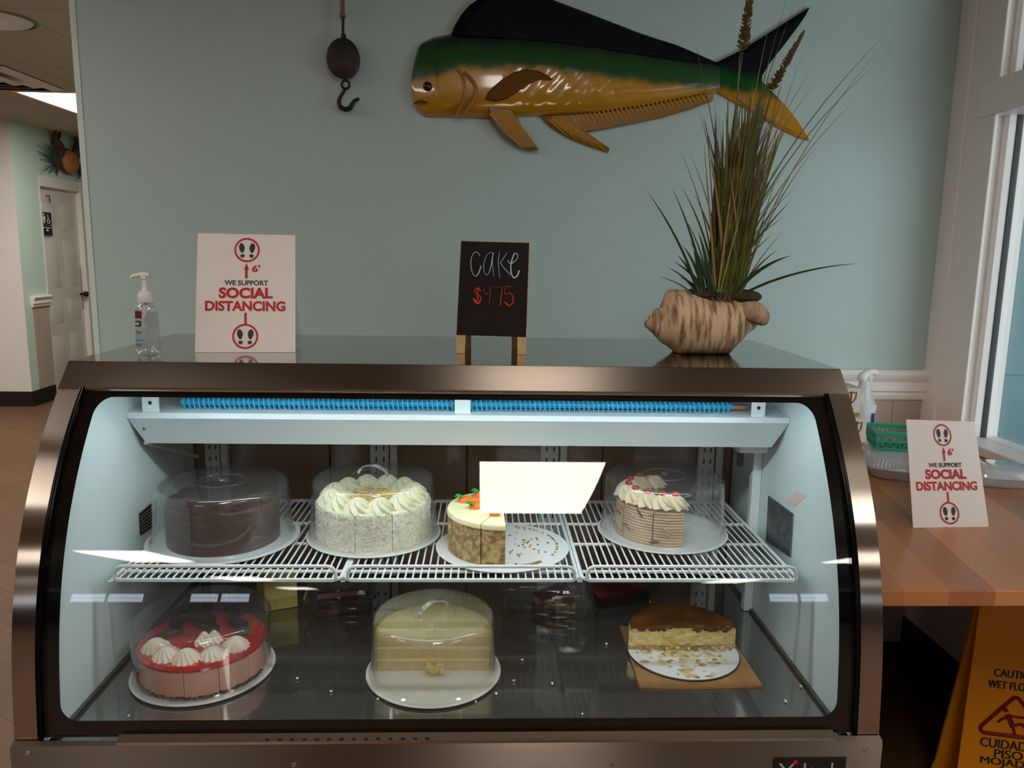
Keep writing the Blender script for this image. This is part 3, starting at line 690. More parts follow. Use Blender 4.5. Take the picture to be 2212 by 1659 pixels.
# cherry (mocha) cake
mo = mat('mocha_buttercream', (.64, .45, .28), .45, col2=(.46, .30, .17), vscale=10, bump=.2); gz_ = mat('chocolate_glaze', (.16, .075, .042), .25, var=.3, vscale=30)
t = thing('cherry_cake', 'cut mocha cake with cherry-topped cream swirls on the right rack', 'cake', (*MOC, RZ+PT))
cz2 = RZ+PT
for a0, a1 in ((78, 120), (120, 162), (162, 204), (204, 246), (246, 282)):
    A0, A1 = math.radians(a0), math.radians(a1); b = MB(); pr = [(0, 0)]
    for i in range(26): pr.append((.107+(.0012 if i % 2 else -.0008), .080*i/25))
    pr += [(.103, .083), (0, .083)]
    b.lathe(pr, (*MOC, cz2), 10, a0=A0+.008, a1=A1-.008, mis=[0]*26+[1, 1]); s = b.build('slice', [mo, gz_], t)
random.seed(5)
b = MB()
for k in range(60):
    a = math.radians(random.uniform(90, 268)); z = cz2+random.choice((random.uniform(.06, .085), random.uniform(.009, .03), random.uniform(.03, .07)))
    p = Vector((MOC[0]+.1085*math.cos(a), MOC[1]+.1085*math.sin(a), z)); g = random.uniform(-.9, .9); td = Vector((-math.sin(a), math.cos(a), 0))*math.cos(g)+Vector((0, 0, math.sin(g))); l = random.uniform(.004, .015); b.tube([p-td*l, p+td*l*.2, p+td*l], [.001, random.uniform(.0015, .0035), .0008], 5, random.choice((0, 0, 1)))
o = b.build('chocolate_shavings', [mo, gz_], t); o['kind'] = 'stuff'
sw = mat('beige_swirl', (.80, .67, .47), .4); ch = mat('cherry', (.55, .015, .02), .15, coat=.5)
for a in (95, 122, 150, 178, 206, 232, 256, 275):
    A = math.radians(a); p = Vector((MOC[0]+.080*math.cos(A), MOC[1]+.080*math.sin(A), cz2+.0832))
    b = MB(); rosette(b, p, (.029), .028, 8, .8); r_ = b.build('swirl', sw, t)
    b = MB(); b.ball(p+Vector((0, 0, .027)), (.0085, .0085, .007), 12); b.build('cherry', ch, r_)
# strawberry cake
pk = mat('pink_buttercream', (.82, .47, .37), .5, col2=(.66, .24, .17), vscale=9, bump=.2); rg = mat('red_glaze', (.58, .012, .010), .12, coat=.6, var=.2, vscale=20); dc = mat('dark_chocolate', (.022, .011, .009), .3)
t = thing('strawberry_cake', 'pink strawberry cake with red glaze and cream puffs under the left lower dome', 'cake', (*STR, DZ+PT))
cz3 = DZ+PT
for k in range(12):
    b = MB(); sector(b, (*STR, cz3), .120, 0, .064, k*PI/6+.05, (k+1)*PI/6+.05, 8, .006, 0, 0, 0, .006); s = b.build('slice', pk, t)
    b = MB(); A0, A1 = k*PI/6+.05, (k+1)*PI/6+.05
    b.lathe([(0, .0642), (.1165, .0642), (.1205, .060), (.1215, .0575), (.1222, .062), (.117, .0675), (0, .0675)], (*STR, cz3), 10, a0=A0+.006, a1=A1-.006); b.build('glaze', rg, s)
pf = mat('puff_cream', (.90, .74, .60), .45)
for a in (212, 243, 270, 303, 333):
    A = math.radians(a); b = MB(); rosette(b, (STR[0]+.087*math.cos(A), STR[1]+.087*math.sin(A), cz3+.067), .0275, .022, 14, .3, 0, .07); b.build('cream_puff', pf, t)
for k in range(5):
    b = MB(); a = k*2*PI/5; rosette(b, (STR[0]+.02+.016*math.cos(a), STR[1]-.02+.016*math.sin(a), cz3+.067), .012, .018, 6, 1); b.build('cream_dab', pf, t)
random.seed(8)
for a, r, l in ((110, .07, .05), (150, .075, .06), (60, .08, .06), (20, .075, .05), (180, .06, .04), (95, .03, .05), (200, .085, .04), (75, .1, .045), (130, .1, .05)):
    A = math.radians(a); b = MB(); p = Vector((STR[0]+r*math.cos(A), STR[1]+r*math.sin(A), cz3+.072)); g = A+random.uniform(.8, 2.2)
    b.tube(smoothpath([p-Vector((math.cos(g), math.sin(g), 0))*l*.6, p+Vector((0, 0, .010)), p+Vector((math.cos(g), math.sin(g), 0))*l*.6+Vector((0, 0, .006))], 4), [.005, .010, .013, .012, .015, .013, .010, .008, .004], 7, flat=.45); b.build('chocolate_curl', dc, t)
b = MB()
for k in range(44):
    a = math.radians(195+k*3.6+random.uniform(-1, 1)); b.ball((STR[0]+.122*math.cos(a), STR[1]+.122*math.sin(a), cz3+.0045+random.uniform(0, .003)), (.005, .004, .003), 6)
o = b.build('chocolate_chips', dc, t); o['kind'] = 'stuff'
# lemon cake: half, cut face to the front
sp = mat('sponge', (.74, .56, .28), .8, col2=(.60, .40, .16), vscale=60, bump=.5, bscale=150); lc = mat('lemon_cream', (.86, .74, .30), .4); lcr = mat('lemon_crumb', (.80, .68, .22), .8, col2=(.70, .52, .12), vscale=60, bump=1, bscale=120)
t = thing('lemon_cake', 'half lemon layer cake, cut face forward, under the misted dome', 'cake', (*LEM, DZ+PT))
cz4 = DZ+PT
for k in range(3):
    b = MB(); sector(b, (*LEM, cz4+k*.0265), .1150, 0, .0185, -.02, PI+.02, 40, .002); b.build('sponge_layer', sp, t)
    b = MB(); sector(b, (*LEM, cz4+k*.0265+.0187), .1158, 0, .0076, .0, PI, 40, .002); b.build('cream_layer', lc, t)
b = MB(); sector(b, (*LEM, cz4+.0796), .1165, 0, .007, -.03, PI+.03, 40, .005); b.build('frosting_top', lc, t)
b = MB(); b.lathe([(.1168, .001), (.1195, .001), (.1200, .08), (.116, .0875), (.105, .0878), (.105, .0868), (.1168, .082)], (*LEM, cz4), 40, a0=.03, a1=PI-.03); b.build('crumb_coat', lcr, t)
b = MB()
for k in range(14): b.ball((LEM[0]-.012+random.uniform(0, .03), LEM[1]-.022+random.uniform(-.008, .010), cz4+.009+random.uniform(0, .015)), random.uniform(.005, .008), 7)
b.build('loose_chunk', lcr, t)
# cheesecake
tb = mat('brown_glaze', (.20, .075, .014), .28, col2=(.055, .016, .004), vscale=22, bump=.3, bscale=30); cfil = mat('cheesecake_filling', (.84, .70, .33), .5, col2=(.68, .48, .15), vscale=26, bump=1, bscale=40, bdist=.02); cr = mat('crumb_crust', (.32, .15, .05), .8, col2=(.62, .46, .24), vscale=60, bump=1, bscale=100)
cbd = mat('corrugated_card', (.40, .205, .075), .8, bump=.3, bscale=30, col2=(.30, .145, .05), vscale=9, stretch=(3, .25, 1))
b = MB(); b.prism([Vector(p) for p in ((.312, 1.402, DZ), (.40, 1.396, DZ), (.48, 1.399, DZ), (.560, 1.403, DZ), (.556, 1.66, DZ), (.316, 1.655, DZ))], (0, 0, .004)); o = b.build('cardboard_sheet', cbd); tag(o, 'brown corrugated cardboard sheet under the cheesecake', 'cardboard')
b = MB(); b.lathe([(0, 0), (.119, 0), (.120, .003), (.118, .0045), (0, .0045)], (*CHE, DZ+.0042), 64, mis=[1, 1, 1, 0]); o = b.build('cake_board', [M['board_white'], mat('dark_board_edge', (.05, .02, .015), .5)]); tag(o, 'round white board with dark edge on the cardboard under the cheesecake', 'cake board')
t = thing('cheesecake', 'half cheesecake with glossy brown top on the cardboard sheet', 'cake', (*CHE, DZ+.0088))
cz5 = DZ+.0088
b = MB(); sector(b, (*CHE, cz5), .1175, 0, .010, .05, PI-.02, 40, .002); b.build('crust', cr, t)
b = MB(); sector(b, (*CHE, cz5+.0102), .1165, 0, .0400, .06, PI-.03, 40, .006); b.build('filling', cfil, t)
b = MB(); b.lathe([(0, .0504), (.109, .0504), (.1125, .0485), (.1140, .0500), (.112, .0540), (0, .0540)], (*CHE, cz5), 40, a0=.03, a1=PI-.0); 
for k in range(26):
    x = CHE[0]-.108+.216*random.random(); b.ball((x, CHE[1]+.0035, cz5+random.uniform(.044, .0505)), (random.uniform(.004, .012), .0035, random.uniform(.003, .007)), 7)
b.build('glaze', tb, t)
b = MB(); random.seed(12)
for k in range(95):
    if k < 50: a = -random.uniform(.05, PI-.05); x = CHE[0]+random.gauss(-.02, .045); y = CHE[1]-abs(random.gauss(0, .028))-.004
    elif k < 80: a = -random.uniform(.3, 2.9); r = .112*math.sqrt(random.random()); x, y = CHE[0]+r*math.cos(a), CHE[1]+r*math.sin(a)
    else: a = -random.uniform(1.4, 1.75); r = random.uniform(.04, .117); x, y = CHE[0]-.012+r*math.cos(a)*.6, CHE[1]+r*math.sin(a)
    if math.hypot(x-CHE[0], y-CHE[1]) > .115: continue
    b.ball((x, y, DZ+.0098), (random.uniform(.002, .011), random.uniform(.002, .006), .0013), 6, random.choice((0, 0, 0, 1)))
for k in range(46):
    x = CHE[0]-.10+.205*random.random(); b.ball((x, CHE[1]-.002-random.uniform(0, .006), DZ+.0125+random.uniform(0, .004)), random.uniform(.002, .0045), 6, random.choice((0, 1, 1)))
o = b.build('cheesecake_crumbs', [cfil, cr]); tag(o, 'crumbs of cheesecake scattered on the white board', 'crumbs', kind='stuff')
# carrot crumbs and deck crumbs
b = MB()
for k in range(70):
    a = random.uniform(-1.4, 1.4); r = random.choice((random.uniform(.02, .11), .118)); b.ball((CAR[0]+r*math.cos(a), CAR[1]+r*math.sin(a), RZ+.0056), (random.uniform(.0015, .004), random.uniform(.0015, .003), .0018), 6)
for k in range(60):
    a = random.uniform(-1.9, -.9); b.ball((CAR[0]+.121*math.cos(a), CAR[1]+.121*math.sin(a), RZ+.0065), (.004, .003, .0025), 6)
o = b.build('carrot_cake_crumbs', nut); tag(o, 'brown crumbs on the carrot cake board', 'crumbs', kind='stuff')
b = MB()
for px, py in ((278, 1546), (642, 1465), (715, 1493), (532, 1560), (1110, 1470), (1193, 1476), (1128, 1425), (1310, 1391), (1404, 1300), (1730, 1482), (1697, 1514), (1072, 1498), (1018, 1562), (1258, 1542), (816, 1510), (1028, 1516)):
    p = at(px, py, 'z', DZ+.0026); b.ball(p, (random.uniform(.002, .0035), random.uniform(.002, .005), .0022), 7)
o = b.build('cream_crumbs', mat('white_crumb', (.85, .82, .75), .6)); tag(o, 'white crumbs scattered on the dark case deck', 'crumbs', kind='stuff')
# back row on the deck: clear boxes and slices
def clambox(x, y, w, d, h, label):
    t = thing('clear_food_box', label, 'food box', (x, y, DZ), 'clear boxes in the back row of the case')
    def shell(z0, z1, s0, s1, nm, lid):
        b = MB(); r = lambda s, z: [Vector((x+sx*(w/2*s-c), y+sy*(d/2*s-e), z)) for sx, sy, c, e in ((-1, -1, .01, 0), (1, -1, .01, 0), (1, -1, 0, .01), (1, 1, 0, .01), (1, 1, .01, 0), (-1, 1, .01, 0), (-1, 1, 0, .01), (-1, -1, 0, .01))]
        A, B = r(s0, z0), r(s1, z1); n = 8
        b.add(A+B, [(i, (i+1) % n, n+(i+1) % n, n+i) for i in range(n)])
        b.add(B if lid else A, [tuple(range(n))]); o = b.build(nm, M['clear_box'], t)
        sm = o.modifiers.new('solid', 'SOLIDIFY'); sm.thickness = .001; return o
    shell(DZ+.0006, DZ+h*.4, .88, 1, 'base', False); shell(DZ+h*.41, DZ+h, 1, .86, 'lid', True)
    b = MB(); b.box(x-w/2-.004, x+w/2+.004, y-d/2-.004, y-d/2, DZ+h*.39, DZ+h*.42); b.build('rim', M['clear_box'], t)
    return t
def wedge(name, label, x, y, z, r, h, a0, a1, layers, top, extra=None):
    t = thing(name, label, 'cake slice', (x, y, z)); n = len(layers)
    for k, m in enumerate(layers):
        b = MB(); sector(b, (x, y, z+h*k/n), r, .0003, h/n, a0, a1, 8, .003); b.build('layer', m, t)
    b = MB(); sector(b, (x, y, z+h), r*1.01, .0003, .006, a0, a1, 8, .003); b.build('topping', top, t)
    return t
clambox(-.345, 1.80, .16, .15, .08, 'clear plastic box with a dark slice behind the pink cake')
wedge('chocolate_slice', 'dark slice with a pink edge inside the clear box behind the pink cake', -.40, 1.770, DZ+.002, .095, .026, .25, 1.0, [dc, pk], dc)
wedge('yellow_cake_slice', 'tall yellow cake slice standing behind the pink cake', -.515, 1.735, DZ+.0005, .075, .085, .4, 2.1, [lcr, lc, lcr], lc)
berry = mat('berry_jam', (.11, .006, .012), .2, var=.3, vscale=40); bsp = mat('berry_sponge', (.60, .40, .11), .8, col2=(.16, .03, .02), vscale=45, contrast=(.42, .55))
clambox(.150, 1.775, .21, .17, .085, 'clear plastic box with a berry slice in the back row')
wedge('berry_slice', 'berry cake slice with yellow sponge in the clear box', .205, 1.835, DZ+.002, .115, .030, PI+.75, PI+1.7, [bsp, bsp], berry)
wedge('dark_torte_slice', 'low dark torte slice on the deck behind the cheesecake', 0.415, 1.80, DZ+.0005, .14, .022, PI-.5, PI+.35, [dc], berry)

# ------------------------------------------------------------------ things on top of the case
TZ = 1.2915
def sign_card(name, label, bl, br, tl, tr, th=.0012, back=.10):
    """printed card leaning back: four corners bottom-left, bottom-right, top-left, top-right"""
    bl, br, tl, tr = map(Vector, (bl, br, tl, tr))
    c = (bl+br)/2; t = thing(name, label, 'sign', (c.x, c.y, bl.z))
    n = (br-bl).cross(tl-bl).normalized()
    if n.y > 0: n = -n
    W = (br-bl).length; Hh = ((tl+tr)/2-(bl+br)/2).length
    def P(u, v, e=0): return bl.lerp(br, u).lerp(tl.lerp(tr, u), 1-v)+n*e      # u right, v down
    b = MB(); b.hexa([P(0, 1, -th), P(1, 1, -th), P(1, 0, -th), P(0, 0, -th)], [P(0, 1), P(1, 1), P(1, 0), P(0, 0)]); card = b.build('card', M['paper'], t)
    U = (br-bl).normalized(); V = ((tl+tr)/2-(bl+br)/2).normalized()
    sx, sy = 675.0, 800.0
    def q(x, y, e=.0005): return P((x-1338)/sx, (y-20)/sy, e)
    red, blk = MB(), MB()
    cnames = []
    for cx, cy in ((1679, 130), (1673, 715)):
        N_ = 40; a = [q(cx+88*math.cos(2*PI*k/N_), cy+84*math.sin(2*PI*k/N_)) for k in range(N_)]; i_ = [q(cx+75*math.cos(2*PI*k/N_), cy+71*math.sin(2*PI*k/N_)) for k in range(N_)]
        rr_ = MB(); rr_.add(a+i_, [(k, (k+1) % N_, N_+(k+1) % N_, N_+k) for k in range(N_)]); rr_.build('red_circle', M['red_ink'], card)
        for s in (-1, 1):
            fx = cx+s*36; sole = []
            for k in range(20):
                A = 2*PI*k/20; yy = math.sin(A); sole.append(q(fx-s*3*yy+(20-6*max(0, yy))*math.cos(A), cy-13+34*yy))
            fpm = MB(); fpm.add(sole, [tuple(range(20))])
            heel = [q(fx-s*5+15.5*math.cos(2*PI*k/14), cy+37+(17*math.sin(2*PI*k/14) if math.sin(2*PI*k/14) > 0 else 8*math.sin(2*PI*k/14))) for k in range(14)]
            fpm.add(heel, [tuple(range(14))]); fpm.build('footprint', M['black_ink'], card)
    ar = MB(); ar.add([q(1667, 325), q(1685, 325), q(1685, 266), q(1694, 266), q(1677, 220), q(1658, 266), q(1667, 266)], [tuple(range(7))]); ar.build('red_arrow', M['red_ink'], card)
    ar = MB(); ar.add([q(1665, 632), q(1682, 632), q(1682, 558), q(1665, 558)], [(0, 1, 2, 3)]); ar.build('red_line', M['red_ink'], card)
    def tx(mb, body, x0, x1, y0, y1, bold):
        put_text(mb, body, q((x0+x1)/2, (y0+y1)/2, 0), U, V, n, (x1-x0)/sx*W, (y1-y0)/sy*Hh, bold, 0, .0005)
    tx(red, "6'", 1714, 1770, 232, 282, .03); red.build('red_numeral', M['red_ink'], card); red = MB(); tx(red, 'SOCIAL', 1490, 1858, 387, 462, .045); tx(red, 'DISTANCING', 1399, 1946, 478, 547, .04)
    tx(blk, 'WE SUPPORT', 1527, 1826, 338, 373, .03)
    red.build('red_lettering', M['red_ink'], card); blk.build('black_lettering', M['black_ink'], card)
    # clear easel back
    b = MB(); m0 = P(.5, .25, -th-.0005); foot = Vector((m0.x, m0.y+back, bl.z+.0012)); d = U*.5*W*.96
    b.hexa([m0-d, m0+d, foot+d, foot-d], [p+Vector((0, .0015, .001)) for p in (m0-d, m0+d, foot+d, foot-d)]); b.build('easel_back', M['clear_box'], t)
    return t
def up_at(px, py, base, dy): return at(px, py, 'y', base.y+dy)
B0, B1 = at(421, 761, 'z', TZ), at(638, 761, 'z', TZ)
sign_card('distancing_sign', 'white social distancing sign standing on the steel case top', B0, B1, up_at(427, 504, B0, .09), up_at(637.5, 508, B1, .09), back=.05)

# chalkboard
t = thing('chalkboard_sign', 'small black chalkboard easel reading cake in blue and a red price', 'sign', (.015, 1.66, TZ))
f0, f1 = at(998, 763, 'z', TZ), at(1128, 766, 'z', TZ)
tl, tr = at(996, 520, 'y', f0.y+.045), at(1144, 524, 'y', f1.y+.045)
yb_ = .2
bl2, br2 = at(986, 723, 'y', f0.y+.006), at(1137, 728, 'y', f1.y+.006)
n = (br2-bl2).cross(tl-bl2).normalized(); n = n if n.y < 0 else -n
b = MB(); e = .006
b.hexa([p-n*e for p in (bl2, br2, tr, tl)], [bl2, br2, tr, tl]); bd = b.build('board', [mat('slate', (.016, .010, .008), .6, var=.3, vscale=20, spec=.12)], t)
wood = mat('pine', (.56, .37, .18), .5, col2=(.44, .27, .11), vscale=6, stretch=(12, 12, 1))
def edge_strip(a, c, w=.0016):
    b = MB(); d = (c-a).normalized(); s = d.cross(n)
    b.hexa([a-n*.0065-s*w, a-n*.0065+s*w, c-n*.0065+s*w, c-n*.0065-s*w], [a+n*.0003-s*w, a+n*.0003+s*w, c+n*.0003+s*w, c+n*.0003-s*w]); return b
for a, c in ((tl, tr), (tr, br2)): edge_strip(a, c, .0008).build('frame_edge', wood, t)
U = (br2-bl2).normalized()
for px0, px1, pxb0, pxb1, ff, by in ((985, 1006, 985, 1004, f0, 763), (1118, 1138, 1118, 1136, f1, 766)):
    a0, a1 = at_plane(px0, 715, bl2-n*.001, n), at_plane(px1, 715, bl2-n*.001, n); c0, c1 = at(pxb0, by, 'z', TZ), at(pxb1, by, 'z', TZ)
    b = MB(); D = Vector((0, .009, 0)); b.hexa([c0, c1, a1, a0], [c0+D, c1+D, a1+D, a0+D]); b.build('front_leg', wood, t)
for px in (1011, 1112):
    c = at(px, 757, 'y', f0.y+.075); c.z = TZ; top = at_plane(px, 600, bl2-n*.007, n); b = MB()
    b.hexa([c+Vector((-.007, 0, 0)), c+Vector((.007, 0, 0)), c+Vector((.007, .009, 0)), c+Vector((-.007, .009, 0))], [top+Vector((-.007, .001, 0)), top+Vector((.007, .001, 0)), top+Vector((.007, .010, 0)), top+Vector((-.007, .010, 0))]); b.build('back_leg', mat('pine_back', (.40, .22, .09), .5), t)
def stroke(mb, pts, w, sm=True):
    P = [at_plane(960+x*.1687, 500+y*.1687, bl2+n*.0008, n) for x, y in pts]
    if sm: P = smoothpath(P, 5)
    mb.tube(P, w, 6, flat=.25)
b = MB()
stroke(b, [(455, 312), (425, 270), (390, 268), (355, 310), (337, 390), (345, 480), (368, 550), (402, 572), (438, 535), (472, 440)], .0023)
stroke(b, [(630, 290), (585, 270), (535, 320), (505, 420), (507, 510), (535, 558), (570, 530), (600, 430), (625, 275)], .0021)
stroke(b, [(628, 272), (615, 400), (633, 572)], .0023)
stroke(b, [(706, 268), (692, 400), (708, 595)], .0023); stroke(b, [(800, 273), (715, 405), (770, 480), (842, 555)], .0022, False)
stroke(b, [(812, 365), (838, 408), (885, 395), (932, 345), (930, 292), (895, 288), (865, 370), (850, 460), (862, 550), (893, 592), (932, 565), (957, 498)], .0021)
b.build('chalk_word', mat('blue_chalk', (.62, .74, .86), .8, col2=(.34, .54, .84), vscale=30), bd)
b = MB()
stroke(b, [(464, 768), (440, 728), (398, 738), (390, 782), (430, 812), (464, 845), (456, 895), (418, 920), (374, 858)], .0026)
stroke(b, [(412, 705), (420, 815), (412, 935)], .0018); stroke(b, [(446, 705), (432, 815), (438, 940)], .0018); stroke(b, [(430, 740), (418, 815), (440, 880), (405, 900)], .0026)
stroke(b, [(506, 714), (509, 790), (578, 800)], .0018); stroke(b, [(586, 712), (582, 820), (575, 938)], .0019)
stroke(b, [(616, 918), (624, 926)], .0012, False)
stroke(b, [(635, 720), (742, 708), (728, 830), (714, 945)], .0019, False)
stroke(b, [(862, 705), (785, 714), (776, 805), (835, 790), (878, 835), (874, 905), (828, 952), (772, 900)], .0019)
b.build('chalk_price', mat('red_chalk', (.85, .07, .04), .8, var=.3, vscale=60), bd)

# hand sanitizer
bx, by = -.684, 1.585
t = thing('sanitizer_bottle', 'half-empty clear hand sanitizer pump bottle at the left end of the case top', 'bottle', (bx, by, TZ))
def bprof(s=1.0): return [(0, .0008), (.020*s, .0008), (.0235*s, .004), (.0245*s, .012), (.0225*s, .07), (.0215*s, .088), (.019*s, .097), (.0125*s, .103), (.0115*s, .108)]
RM = lambda k: 1.0
b = MB(); b.lathe(bprof(), (bx, by, TZ), 40, sy=.72); b.build('bottle_body', glass('bottle_plastic', (.93, .94, .94), .06, haze=.08), t)
b = MB(); b.lathe([(0, .003), (.0185, .003), (.0220, .007), (.0228, .012), (.0215, .050), (0, .050)], (bx, by, TZ), 40, sy=.70); b.build('gel', glass('clear_gel', (.90, .92, .93), .05, haze=.14, hazecol=(.9, .9, .9)), t)
b = MB(); b.lathe([(0, .105), (.0145, .105), (.0148, .107), (.0148, .121), (.0142, .122), (.0115, .1225), (.0115, .127), (0, .127)], (bx, by, TZ), 32); b.build('collar', mat('white_cap', (.80, .74, .73), .4), t)
b = MB(); b.lathe([(0, .127), (.0050, .127), (.0045, .150), (.0062, .151), (.0062, .157), (0, .157)], (bx-.001, by, TZ), 20)
b.tube([(bx+.010, by, TZ+.1585), (bx+.002, by, TZ+.160), (bx-.010, by-.001, TZ+.159), (bx-.022, by-.002, TZ+.1565), (bx-.025, by-.002, TZ+.153)], [.0045, .0056, .0046, .0036, .0028], 10); b.build('pump', mat('white_pump', (.82, .80, .79), .35), t)
b = MB(); b.tube([(bx, by, TZ+.006), (bx, by, TZ+.104)], .0026, 8); b.lathe([(.006, .070), (.006, .100)], (bx, by, TZ), 16); b.build('dip_tube', mat('milky_tube', (.78, .72, .72), .4), t)
def label_patch(a0, a1, z0, z1, m, nm):
    b = MB()
    def R(z): return interp([(.004, .0235), (.012, .0245), (.07, .0225), (.088, .0215)], z)+.0004
    b.grid(lambda u, v: (bx+R(lerp(z0, z1, v))*math.cos(lerp(a0, a1, u)), by+.72*R(lerp(z0, z1, v))*math.sin(lerp(a0, a1, u)), TZ+lerp(z0, z1, v)), 8, 2); return b.build(nm, m, t)
dr = math.radians
label_patch(dr(204), dr(262), .073, .088, mat('label_dark_red', (.16, .008, .012), .4), 'red_label')
label_patch(dr(206), dr(256), .0655, .0685, mat('label_navy', (.02, .02, .05), .4), 'navy_mark'); label_patch(dr(246), dr(258), .058, .0685, M['black_ink'], 'navy_mark'); label_patch(dr(208), dr(258), .0565, .0595, M['black_ink'], 'navy_mark')
label_patch(dr(208), dr(244), .0495, .053, mat('label_pink', (.70, .35, .28), .5), 'pink_mark')
label_patch(dr(205), dr(268), .0275, .0315, mat('label_blue', (.03, .33, .60), .4), 'blue_band')
for z in (.0455, .0425, .021, .018): label_patch(dr(208), dr(256), z, z+.0016, mat('label_grey', (.12, .13, .18), .5), 'fine_print')
label_patch(dr(285), dr(352), .052, .088, glass('blue_tint', (.78, .88, .92), .03, haze=.06, hazecol=(.4, .55, .62)), 'rear_label')

# shell planter
SY = 1.715
def shp(x, y): return at(1380+x*.1356, 560+y*.1356, 'y', SY)
shell_c = mat('shell_ceramic', (.66, .46, .28), .55, col2=(.20, .095, .035), vscale=13, bump=1.0, bscale=16, stretch=(7, 1.2, 1.2), detail=8, contrast=(.38, .56), rot=(0, .38, 0))
t = thing('shell_planter', 'tan seashell planter pot at the right of the case top', 'planter', (.492, SY, TZ))
top = [(95, 985), (120, 970), (150, 965), (158, 900), (230, 885), (240, 790), (330, 770), (345, 760), (400, 620), (460, 475), (720, 490), (900, 540), (1150, 615), (1300, 640), (1450, 615), (1650, 640), (1850, 690)]
bot = [(95, 1060), (120, 1100), (150, 1105), (158, 1130), (230, 1180), (240, 1200), (330, 1290), (345, 1310), (400, 1345), (480, 1390), (560, 1460), (620, 1520), (800, 1535), (1050, 1538), (1420, 1510), (1500, 1420), (1640, 1290), (1740, 1180), (1850, 1110)]
stn = [95, 120, 150, 158, 190, 230, 240, 285, 330, 345, 400, 440, 470]+list(range(484, 1850, 16))+[1850]
def loop(x):
    zt, zb = shp(x, interp(top, x)), shp(x, interp(bot, x)); c = (zt+zb)/2; h = (zt.z-zb.z)/2
    dpt = min(h*.98, .082) if x < 1500 else min(h*.98, .082)*lerp(1, .75, (x-1500)/350)
    out = []
    for k in range(40):
        a = 2*PI*k/40; ca, sa = math.cos(a), math.sin(a)
        g = 1+.022*abs(math.sin(x*.028+.10*k+.25*math.sin(x*.013)))-.01 if 360 < x < 1800 else 1
        zz_ = c.z+h*(abs(sa)**.85)*(1 if sa > 0 else -1)*(1+(g-1)*.5); out.append(Vector((c.x, SY+dpt*ca*g, max(zz_, TZ+.0003))))
    return out
b = MB(); L_ = [loop(x) for x in stn]; v = [p for l in L_ for p in l]; f = []
for i in range(len(L_)-1):
    for k in range(40): f.append((i*40+k, i*40+(k+1) % 40, (i+1)*40+(k+1) % 40, (i+1)*40+k))
b.add(v, f, 0, True); b.add(L_[0], [tuple(range(40))]); b.add(L_[-1], [tuple(range(40))[::-1]]); sb = b.build('shell_body', shell_c, t)
b = MB(); sp_ = [shp(1560, 800), shp(1690, 810), shp(1800, 850), shp(1880, 920), shp(1950, 1020)]
b.tube(smoothpath([p+Vector((0, -.030, 0)) for p in sp_], 5), [.014, .018, .020, .0215, .0225, .023, .024, .0245, .0245, .024, .0235, .023, .0225, .022, .021, .0195, .0175, .015, .012, .008, .003], 18)
b.build('shell_siphon', mat('shell_tip', (.64, .46, .31), .5, col2=(.30, .16, .08), vscale=14, bump=.8, bscale=30, stretch=(6, 2, 2)), t)
# moss and plants inside: the arrangement is its own thing
p0 = shp(1150, 560)
t = thing('grass_arrangement', 'tall artificial grasses with seed heads planted in the shell pot', 'artificial plant', (p0.x, SY, p0.z))
b = MB(); b.ball(shp(1650, 590), (.042, .045, .016), 14); b.ball(shp(1000, 545), (.034, .045, .014), 14); b.build('moss', mat('brown_moss', (.07, .055, .02), .9, col2=(.025, .02, .008), vscale=60, bump=1, bscale=90), t)
b = MB(); c = shp(1190, 510)+Vector((0, -.045, 0)); random.seed(2)
for k in range(44):
    a = random.uniform(0, 2*PI); e = random.uniform(.1, 1.4); d = Vector((math.cos(a)*math.cos(e), math.sin(a)*math.cos(e)*.8, math.sin(e)*.8)); l = random.uniform(.010, .019)
    b.tube([c, c+d*l*.6, c+d*l], [.002, .0045, .0005], 5, flat=.4)
b.build('succulent', mat('succulent_green', (.10, .22, .03), .5, col2=(.04, .12, .02), vscale=80), t)
def blade(b, base, tip, w, bend, mi, seg=9):
    mid = (base+tip)/2+bend; pts = [base*(1-s)**2+mid*2*s*(1-s)+tip*s*s for s in [i/seg for i in range(seg+1)]]
    vd = Vector((0, -1, 0)); L = []; C_ = []; Rr = []
    for i, p in enumerate(pts):
        d = (pts[min(i+1, seg)]-pts[max(i-1, 0)]).normalized(); s = d.cross(vd).normalized(); s = (s+Vector((0, .5*math.sin(base.x*900), 0))).normalized()
        ww = w*(.55+.45*min(1, i/seg*4))*(1-(i/seg)**2.2)+.0002; L.append(p-s*ww); Rr.append(p+s*ww); C_.append(p+vd*ww*.35)
    n_ = seg+1
    b.add(L+C_+Rr, [(i, i+1, n_+i+1, n_+i) for i in range(seg)]+[(n_+i, n_+i+1, 2*n_+i+1, 2*n_+i) for i in range(seg)], mi, True)
gm = [mat('olive_green', (.085, .092, .013), .45, spec=.3), mat('straw', (.30, .175, .035), .5), mat('brown_grass', (.055, .036, .012), .5), mat('deep_green', (.020, .050, .014), .4), mat('mid_green', (.105, .125, .02), .45)]
def tip(px, py, y): return at(px, py, 'y', y)
random.seed(21); tall = MB()
def rb(x0, x1, yv=None):
    return at(random.uniform(x0, x1), 642, 'y', SY+random.uniform(-.03, .03))+Vector((0, 0, -.02))
for px, py in ((1894, 93), (1885, 124), (1885, 142), (1846, 216), (1760, 320), (1502, 93), (1508, 235), (1469, 326), (1488, 326), (1755, 144), (1755, 185), (1733, 118), (1708, 398), (1714, 408), (1697, 5), (1720, 2), (1660, 60), (1700, 360), (1680, 420), (1520, 250)):
    bs = rb(1535, 1600); tp = tip(px, py, SY+random.uniform(-.09, .05)); d = tp.x-bs.x
    blade(tall, bs, tp, .0016, Vector((-d*.28, 0, .02)), random.choice((0, 1, 2, 2, 4)))
